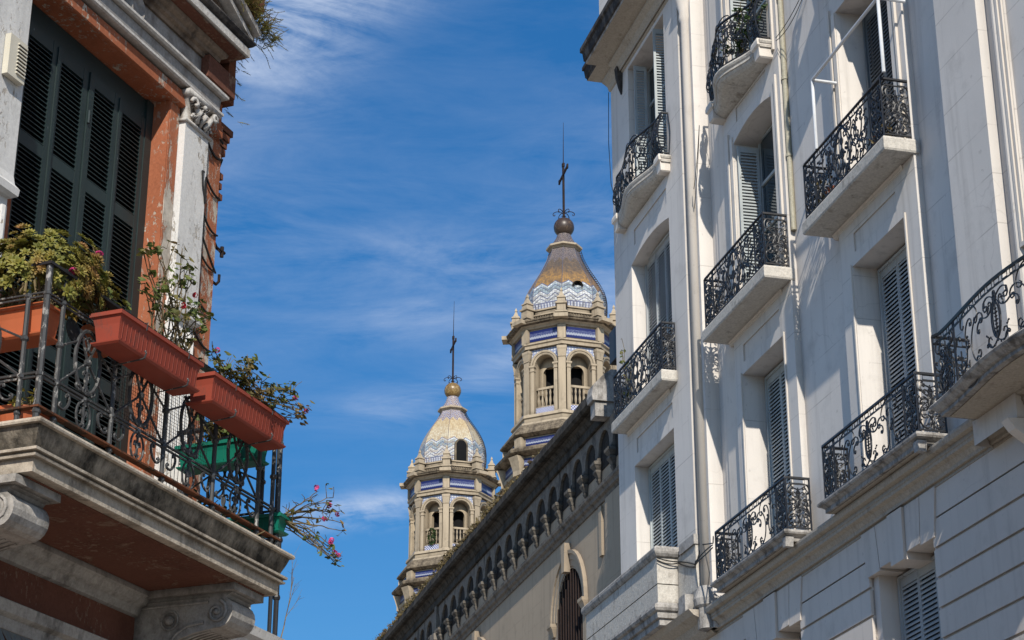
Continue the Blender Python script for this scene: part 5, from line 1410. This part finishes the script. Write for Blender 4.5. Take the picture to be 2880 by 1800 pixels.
# wire hooks that hold the two red boxes
for (x0, u, lab) in ((9.50, .27, 'wire hook under the near end of the left red planter box'), (9.50, .78, 'wire hook under the far end of the left red planter box'), (10.63, .27, 'wire hook under the near end of the right red planter box'), (10.63, .78, 'wire hook under the far end of the right red planter box')):
    mb = MB(); x = x0 + u
    mb.tube([(x, 6.34, 6.305), (x, 6.5, 6.31), (x, RY-.03, ZU+.05), (x, 6.52, 6.05), (x, 6.30, 6.065), (x, 6.285, 6.07), (x, 6.275, 6.10), (x, 6.285, 6.115)], .006, 6); mb.tube([(x, 6.285, 6.25), (x, 6.28, 6.30), (x, 6.34, 6.305)], .004, 5)
    mb.top('wire_hook', M['iron_l'], (x, 6.4, 6.07), ROT_L, lab, 'hook')
def round_pot(name, label, c, r, h, mat, rot=ROT_L, cat='flower pot'):
    mb = MB(); x, y, z = c
    mb.lathe([(r*.72,z),(r*.76,z+.01),(r*.93,z+h*.75),(r*1.0,z+h*.76),(r*1.03,z+h*.78),(r*1.05,z+h),(r*.96,z+h),(r*.93,z+h-.02),(.001,z+h-.02)], (x,y,0), 24)
    return mb.top(name, mat, c, rot, label, cat, smooth=False)
round_pot('flower_pot', 'round terracotta pot just behind the left red planter box', (9.84, 6.68, 6.18), .105, .16, M['pot_terra'])
round_pot('flower_pot', 'wide orange pot on the slab at the near corner of the balcony', (9.30, 6.80, 5.484), .17, .13, M['pot_terra'])
# round dark dish leaning behind the rail
mb = MB(); mb.M = Matrix.Translation((9.62, 6.72, 6.25)) @ Matrix.Rotation(radians(80), 4, 'X'); mb.lathe([(.001,0),(.075,0),(.085,.012),(.08,.014),(.07,.006),(.001,.006)], (0,0,0), 20)
mb.top('saucer', M['iron_l'], (9.62, 6.72, 6.2), ROT_L, 'dark round saucer propped beside the terracotta pot', 'saucer')

# ---- plants on the corner house balcony
def geranium(name, label, roots, box, nst, hmax, spread, leafn, leafsz, flowers, lean=(0,-.05,0), droop=0, fpos=(), rot=ROT_L, mleaf='leaf', petal='petal', base=None, up=1.0, bare=.35, tips=None):
    base = base or roots[0]
    t = thing(name, label, 'plant', base, rot)
    st = MB(); lf = MB(); fl = MB(); ends = []
    for i in range(nst):
        r0 = Vector(random.choice(roots)) + Vector((U(-.05,.05), U(-.03,.03), 0))
        tip = Vector(tips[i % len(tips)]) if tips else None
        if tip is not None: tip = tip + Vector((U(-.04,.04), U(-.03,.03), U(-.03,.03)))
        d = Vector((U(-1,1)*spread, U(-1,1)*spread*.5, up)) + Vector(lean); d.normalize()
        n = 9; L = hmax*U(.5, 1.0); p = r0.copy(); pts = [p.copy()]
        if tip is not None:
            mid = r0.lerp(tip, .5) + Vector((U(-.06,.06), U(-.04,.04), U(-.05,.05) + (.04 if droop == 0 else 0)))
            for k in range(1, n+1):
                s_ = k/n; q = r0*(1-s_)**2 + mid*2*s_*(1-s_) + tip*s_*s_; pts.append(q + rv()*.008)
        else:
            for k in range(n):
                d = (d + rv()*.28 + Vector((0,0,-droop))).normalized(); p = p + d*L/n; pts.append(p.copy())
        st.tube(pts, [.006*(1-.55*k/n) for k in range(n+1)], 5)
        for k in range(2, n+1):
            if R() < .35:
                q = pts[k] + (rv() + Vector((0,0,.6))).normalized()*U(.04,.11); st.tube([pts[k], (pts[k]+q)/2 + rv()*.01, q], [.0035,.003,.002], 4); ends.append((q, k/n))
            ends.append((pts[k], k/n))
        ends += [(pts[-1], 1.0)]*3
    for _ in range(leafn):
        q, s_ = random.choice(ends)
        if s_ < bare and R() < .8: continue
        v = rv(); p = q + v*U(.01,.06)
        lf.add([], []); leaf(lf, p, (v.x*.6, v.y*.6-.5, abs(v.z)+.5) if R() < .75 else rv(), U(.6,1.25)*leafsz, 6, .3)
        if R() < .5: st.tube([q, p], .0016, 3, False)
    tops = [q for q, s_ in ends if s_ >= .99]
    if tips:
        tops = [Vector(tp) for tp in (tips if not flowers else tips)]
    for _ in range(flowers):
        q = random.choice(tops) + Vector((U(-.02,.02), U(-.02,.02), U(.02,.05)))
        for k in range(14): v = rv(); leaf(fl, q + v*.017, v, U(.008,.013), 4, .2)
    for q in fpos:
        for k in range(40): v = rv(); leaf(fl, Vector(q)+Vector((v.x,v.y,v.z*.7))*.026, v, .012, 4, .2)
    st.build('stems', M['stem'], t); lf.build('leaves', M[mleaf], t)
    if fl.v: fl.build('flowers', M[petal], t)
    return t
geranium('geranium', 'tall straggly geranium rising from the left red planter against the white pilaster', [(9.98+.07*k,6.40,6.26) for k in range(7)], None, 24, .6, .5, 250, .027, 2, petal='petal_red',
         tips=[(10.19,6.38,7.0),(10.0,6.36,6.93),(9.80,6.38,6.84),(10.30,6.36,6.9),(10.42,6.38,6.92),(10.52,6.40,6.75),(10.62,6.4,6.62),(10.05,6.38,6.72),(9.86,6.38,6.58),(10.26,6.38,6.78),(10.40,6.36,6.68),(10.2,6.3,6.55),(10.72,6.42,6.72),(10.5,6.4,6.5),(9.95,6.34,6.6)], bare=.55)
geranium('geranium', 'small geranium with pink heads in the round terracotta pot', [(9.84,6.68,6.33)], None, 9, .3, .6, 60, .028, 0, tips=[(9.66,6.62,6.74),(9.42,6.6,6.52),(9.72,6.6,6.6),(9.80,6.62,6.5),(9.6,6.64,6.45),(9.95,6.6,6.5)], fpos=((9.655,6.60,6.77),(9.40,6.6,6.55)))
geranium('geranium', 'leafy geranium spilling over the right red planter at the balcony end', [(10.80+.13*k,6.40,6.26) for k in range(7)], None, 28, .3, .9, 400, .025, 3, lean=(.05,-.1,0), droop=.02,
         tips=[(10.78,6.38,6.47),(10.88,6.36,6.44),(11.0,6.3,6.42),(11.18,6.34,6.56),(11.05,6.3,6.50),(11.30,6.3,6.48),(11.4,6.3,6.42),(11.55,6.25,6.46),(11.62,6.28,6.52),(11.78,6.3,6.46),(11.85,6.28,6.38),(11.72,6.2,6.34)], bare=.25)
geranium('trailing_geranium', 'flowering geranium with bare twisted stems trailing beyond the balcony end', [(12.06,6.52,5.72),(12.08,6.6,5.72)], None, 20, .6, .8, 130, .020, 9, lean=(.2,-.4,0),
         tips=[(12.2,6.34,5.93),(12.38,6.32,5.93),(12.46,6.34,5.88),(12.58,6.34,5.86),(12.5,6.3,5.76),(12.40,6.3,5.58),(12.25,6.26,5.50),(12.46,6.26,5.50),(12.54,6.32,5.53),(12.3,6.3,5.74),(12.15,6.2,5.66)], bare=.45)
geranium('geranium', 'shrubby green plant in the green planter at rail height', [(11.9,6.7+.08*k,6.25) for k in range(6)], None, 22, .35, .8, 420, .026, 1, bare=.1, up=.9)
# dead twigs at the foot of the far railing
t_ = thing('dry_twigs', 'tangle of dry grey twigs at the foot of the far railing', 'plant', (11.7, 6.8, 5.48), ROT_L)
mb = MB()
for _ in range(60):
    p = Vector((U(11.25,11.98), U(6.6,7.1), 5.49)); d = (rv()+Vector((0,0,.5))).normalized(); pts = [p]
    for k in range(5): d = (d + rv()*.5).normalized(); pts.append(pts[-1]+d*U(.02,.05))
    mb.tube(pts, .004, 4)
mb.build('twigs', M['stem'], t_)
mb = MB()
for _ in range(120): leaf(mb, (U(11.3,12.0), U(6.6,7.1), U(5.5,5.75)), rv(), U(.01,.022), 4)
mb.build('leaves', M['leaf_dark'], t_)
# bushy succulent with rosettes
t_ = thing('succulent', 'dense bushy succulent with yellow green rosettes above the near railing', 'plant', (9.3, 6.9, 6.24), ROT_L)
mb = MB(); st = MB()
def rose(c, nrm, r):
    nrm = Vector(nrm).normalized(); u = nrm.orthogonal().normalized(); w_ = nrm.cross(u); c = Vector(c)
    for ringi, (m_, rr, upv) in enumerate(((7, 1.0, .25), (6, .72, .55), (4, .4, .8))):
        for k in range(m_):
            a = 2*pi*(k + .5*ringi)/m_ + U(-.15,.15); d = u*cos(a) + w_*sin(a); s_ = nrm.cross(d)
            tip = c + d*r*rr + nrm*r*upv*.6; mid = c + d*r*rr*.62 + nrm*r*upv*.25; wd = r*.24
            mb.add([c + nrm*r*.05, mid + s_*wd, tip, mid - s_*wd], [(0,1,2),(0,2,3)])
for _ in range(520):
    v = rv()
    if v.z < -.45: continue
    k_ = U(.80, 1.10)
    c = Vector((9.40 + v.x*.38*k_, 6.80 + v.y*.34*k_, 6.50 + v.z*.30*k_ + .035*sin(v.x*8+1)))
    rose(c, (v.x, v.y-.2, v.z+.35), U(.034,.060))
for _ in range(140):   # trailing right-hand part
    s_ = R(); c = Vector((9.62 + s_*.36 + U(-.05,.05), 6.72 + U(-.14,.14), 6.54 + .10*sin(s_*3) - s_*.02 + U(-.13,.10))); rose(c, (U(-.6,.6), -.6, .7), U(.026,.046))
for _ in range(30): p = (9.25+U(-.05,.05), 6.9+U(-.2,.2), 6.22); st.tube([p, (9.4+U(-.3,.4), 6.8+U(-.2,.2), 6.45+U(-.05,.1))], .008, 5)
mb.build('rosettes', M['succulent'], t_, recalc=False); st.build('stems', M['stem'], t_)
geranium('geranium', 'low pink flowered plant at the left edge in the terracotta box', [(9.2,7.1,6.24),(9.2,7.3,6.24)], None, 12, .2, 1.2, 110, .022, 3)
geranium('house_plant', 'red leaved little plant in the orange pot at the near corner', [(9.28,6.8,5.6)], None, 10, .14, 1.2, 70, .022, 0, mleaf='succulent')

# overgrowth on the pediment and corner
t_ = thing('wild_plant', 'yellow green ferny weeds sprouting from the ruined corner above the pediment', 'plant', (12.4, 7.3, 10.2), ROT_L)
mb = MB(); lf = MB()
def frond(p, d, L, n=9):
    p = Vector(p); d = Vector(d).normalized(); pts = [p]
    for k in range(n): d = (d + rv()*.10 + Vector((0,0,-.05))).normalized(); pts.append(pts[-1] + d*L/n)
    mb.tube(pts, .0022, 3, False)
    for k in range(1, n+1):
        for _ in range(3):
            v = rv(); e_ = pts[k] + (d*.9 + v*.8).normalized()*U(.02,.05)*(1.3-k/n); s_ = v.cross(d)*.003
            lf.add([pts[k]-s_, pts[k]+s_, e_], [(0,1,2)])
for _ in range(330):
    x = U(11.7,12.60); z = 10.0 + (12.45-x)*.42 + abs(U(-.0,.12)); frond((x, U(7.10,7.26), z), (U(-.5,.7), -U(.1,.7), U(-.3,1.2)), U(.08,.24))
for _ in range(60): frond((12.50, U(7.15,7.5), U(10.0,10.9)), (U(.1,1), -.5, U(-.8,.8)), U(.08,.22))
for _ in range(22): frond((12.48, U(7.2,7.5), U(9.9,10.6)), (1, -.3, U(-.6,.3)), U(.1,.3))
for _ in range(26): frond((12.46, U(7.3,7.6), U(9.2,10.0)), (U(.3,1), -.5, U(-1.2,.3)), U(.04,.10), 5)
mb.build('stems', M['dry'], t_, recalc=False); lf.build('leaves', M['succulent'], t_, recalc=False)

# wall cables and hooks on the corner of the house
c_ = 'old cables sagging across the orange corner'
cable([sag((12.17,7.41,9.02),(12.44,7.42,9.05),-.04), sag((12.16,7.40,8.95),(12.46,7.43,8.92),.05), [(12.46,7.43,8.92),(12.52,7.5,8.86),(12.56,7.5,8.8)]], .010, (12.3,7.4,8.9), ROT_L, 'uppermost black cable sagging across the orange corner strip', group=None)
cable([sag((12.06,7.36,8.62),(12.16,7.40,8.66),.0), sag((12.16,7.40,8.66),(12.44,7.42,8.56),.04), [(12.06,7.36,8.62),(12.08,7.36,8.50),(12.14,7.37,8.38),(12.13,7.37,8.55),(12.16,7.40,8.66)]], .009, (12.2,7.4,8.6), ROT_L, 'looped black cable over the edge of the white pilaster')
cable([sag((12.17,7.40,8.32),(12.44,7.42,8.24),.04), [(12.19,7.40,8.28),(12.22,7.42,8.14),(12.34,7.42,8.02),(12.45,7.42,7.92)]], .009, (12.3,7.4,8.2), ROT_L, 'black cable with a hanging tail halfway up the orange corner')
cable([sag((12.17,7.40,7.98),(12.44,7.42,7.93),.03), sag((12.17,7.40,7.6),(12.44,7.42,7.56),.03)], .008, (12.3,7.4,7.8), ROT_L, 'thin black cables beside the geranium on the orange corner')
cable([sag((12.15,7.40,7.32),(12.44,7.42,7.26),.03)], .009, (12.3,7.4,7.3), ROT_L, 'lowest black cable on the orange corner above the right planter')
cable([[(12.44,7.46,z) for z in (5.6,7,8.4,9.4,10.1)], [(12.46,7.5,z) for z in (5.6,7,8.4,9.4,10.3)]], .012, (12.45,7.48,5.6), ROT_L, 'vertical black cables running up the outer edge of the corner house')
mb = MB(); z = 8.20; mb.tube([(12.43,7.5,z),(12.70,7.5,z+.01)], .014, 6); mb.tube([(12.55,7.45,z-.05),(12.60,7.5,z),(12.58,7.55,z+.12)], .008, 5); mb.tube([(12.66,7.5,z-.04),(12.66,7.5,z+.05)], .016, 6); mb.tube([(12.50,7.5,z-.0),(12.54,7.5,z-.13)], .006, 5)
mb.top('cable_bracket', M['rusty_iron'], (12.43,7.5,8.2), ROT_L, 'small rusty insulator bracket sticking out from the house corner', 'bracket')
mb = MB(); z = 7.95; mb.tube([(12.43,7.5,z),(12.50,7.5,z-.02),(12.54,7.5,z-.05),(12.60,7.5,z-.05),(12.64,7.5,z-.01),(12.64,7.5,z+.05)], .012, 7)
mb.top('hook', M['rusty_iron'], (12.43,7.5,7.95), ROT_L, 'curved iron hook below the rusty bracket', 'hook')

# ================================================================ low terrace house beyond the corner
NH = thing('terrace_house', 'low pale house with a moulded terrace edge glimpsed beyond the balcony end', 'building', (15, 9, 0), ROT_L)
mb = MB(); mb.box(12.9, 15.85, 8.95, 13, 0, 5.6); mb.build('wall', M['stone_grey'], NH)
mb = MB(); mb.loft([[(12.9,8.9-o,z),(15.80+o,8.9-o,z),(15.80+o,13,z),(12.9,13,z)] for o,z in ((0,5.42),(.02,5.47),(.02,5.55),(.08,5.57),(.10,5.63),(.16,5.65),(.24,5.73),(.26,5.79),(.32,5.82),(.34,5.90),(.3,5.92),(.2,5.93))])
mb.build('cornice', M['pilaster'], NH)
mb = MB(); mb.box(15.42, 15.66, 8.75, 9.0, 5.93, 6.75); mb.box(15.39, 15.69, 8.72, 9.03, 6.75, 6.8); mb.build('pillar', M['pilaster'], NH)
mb = MB()
mb.tube([(15.97,8.66,5.9),(15.97,8.66,7.05)], .024, 8)
for z in (6.3,6.62,6.85): mb.ball((15.97,8.66,z), .038, 8, 6)
mb.tube([(15.86,8.66,5.92),(15.86,8.66,6.9)], .02, 6); mb.tube([(13.5,8.66,6.34),(15.99,8.66,6.34)], .02, 6); mb.tube([(13.5,8.66,6.62),(15.99,8.66,6.62)], .015, 6); mb.tube([(15.99,8.66,6.34),(15.99,12.5,6.34)], .02, 6)
for k in range(7): mb.tube([(14.2+.2*k,8.66,5.92),(14.2+.2*k,8.66,6.62)], .012, 5)
mb.build('railing', M['iron'], NH)
t_ = thing('bare_sapling', 'thin leafless sapling rising against the sky beyond the balcony', 'plant', (15.98, 8.6, 5.92), ROT_L)
mb = MB()
def twig(p, d, L, r, dep):
    pts = [Vector(p)]; d = Vector(d).normalized()
    for k in range(6): d = (d + rv()*.08).normalized(); pts.append(pts[-1]+d*L/6)
    mb.tube(pts, [r*(1-.6*k/6) for k in range(7)], 4)
    if dep:
        for k in (2,3,4,5): twig(pts[k], (d + rv()*.8 + Vector((.3,0,.2))).normalized(), L*U(.35,.6), r*.5, dep-1)
twig((15.98,8.6,5.92), (.35,-.1,1), .62, .007, 2)
mb.build('twigs', M['stem'], t_)

# ---- plants on the white block
def spray(name, label, c, ext, n, sz, mat, nst=8):
    t = thing(name, label, 'plant', c, ROT_R); lf = MB(); st = MB(); c = Vector(c); ends = []
    for i in range(nst):
        e_ = c + Vector((U(-1,1)*ext[0], U(-1,1)*ext[1], U(.4,1)*ext[2])); pts = [c.lerp(e_, k/6) + rv()*.02*(k > 0) for k in range(7)]; st.tube(pts, .005, 4); ends += pts[2:]
    for _ in range(n): v = rv(); leaf(lf, random.choice(ends) + v*U(.0,.06), rv(), U(.7,1.3)*sz, 4)
    st.build('stems', M['stem'], t); lf.build('leaves', M[mat], t)
spray('climbing_plant', 'leafy green climber inside the bellied balcony at the top edge of the picture', (-25.6,10.42,17.4), (.75,.14,1.0), 420, .035, 'leaf_dark', 26)
spray('potted_plant', 'thin tall plant rising behind the railing of the far middle balcony', (-31.3,10.25,13.43), (.3,.1,1.5), 90, .035, 'leaf', 9)
spray('potted_plant', 'withered orange plant at the near corner of the balcony with the awning frame', (-20.75,10.3,13.42), (.28,.1,.28), 90, .025, 'dry', 14)
spray('potted_plant', 'withered brown plant at the far end of the balcony with the awning frame', (-22.6,10.35,13.42), (.5,.1,.4), 110, .03, 'dry', 14)
round_pot('flower_pot', 'terracotta pot at the near end of the balcony with the awning frame', (-20.95,10.38,13.42), .12, .2, M['pot_terra'], ROT_R)
round_pot('flower_pot', 'terracotta pot behind the far end of the same railing as the awning frame', (-22.5,10.38,13.42), .12, .2, M['pot_terra'], ROT_R)
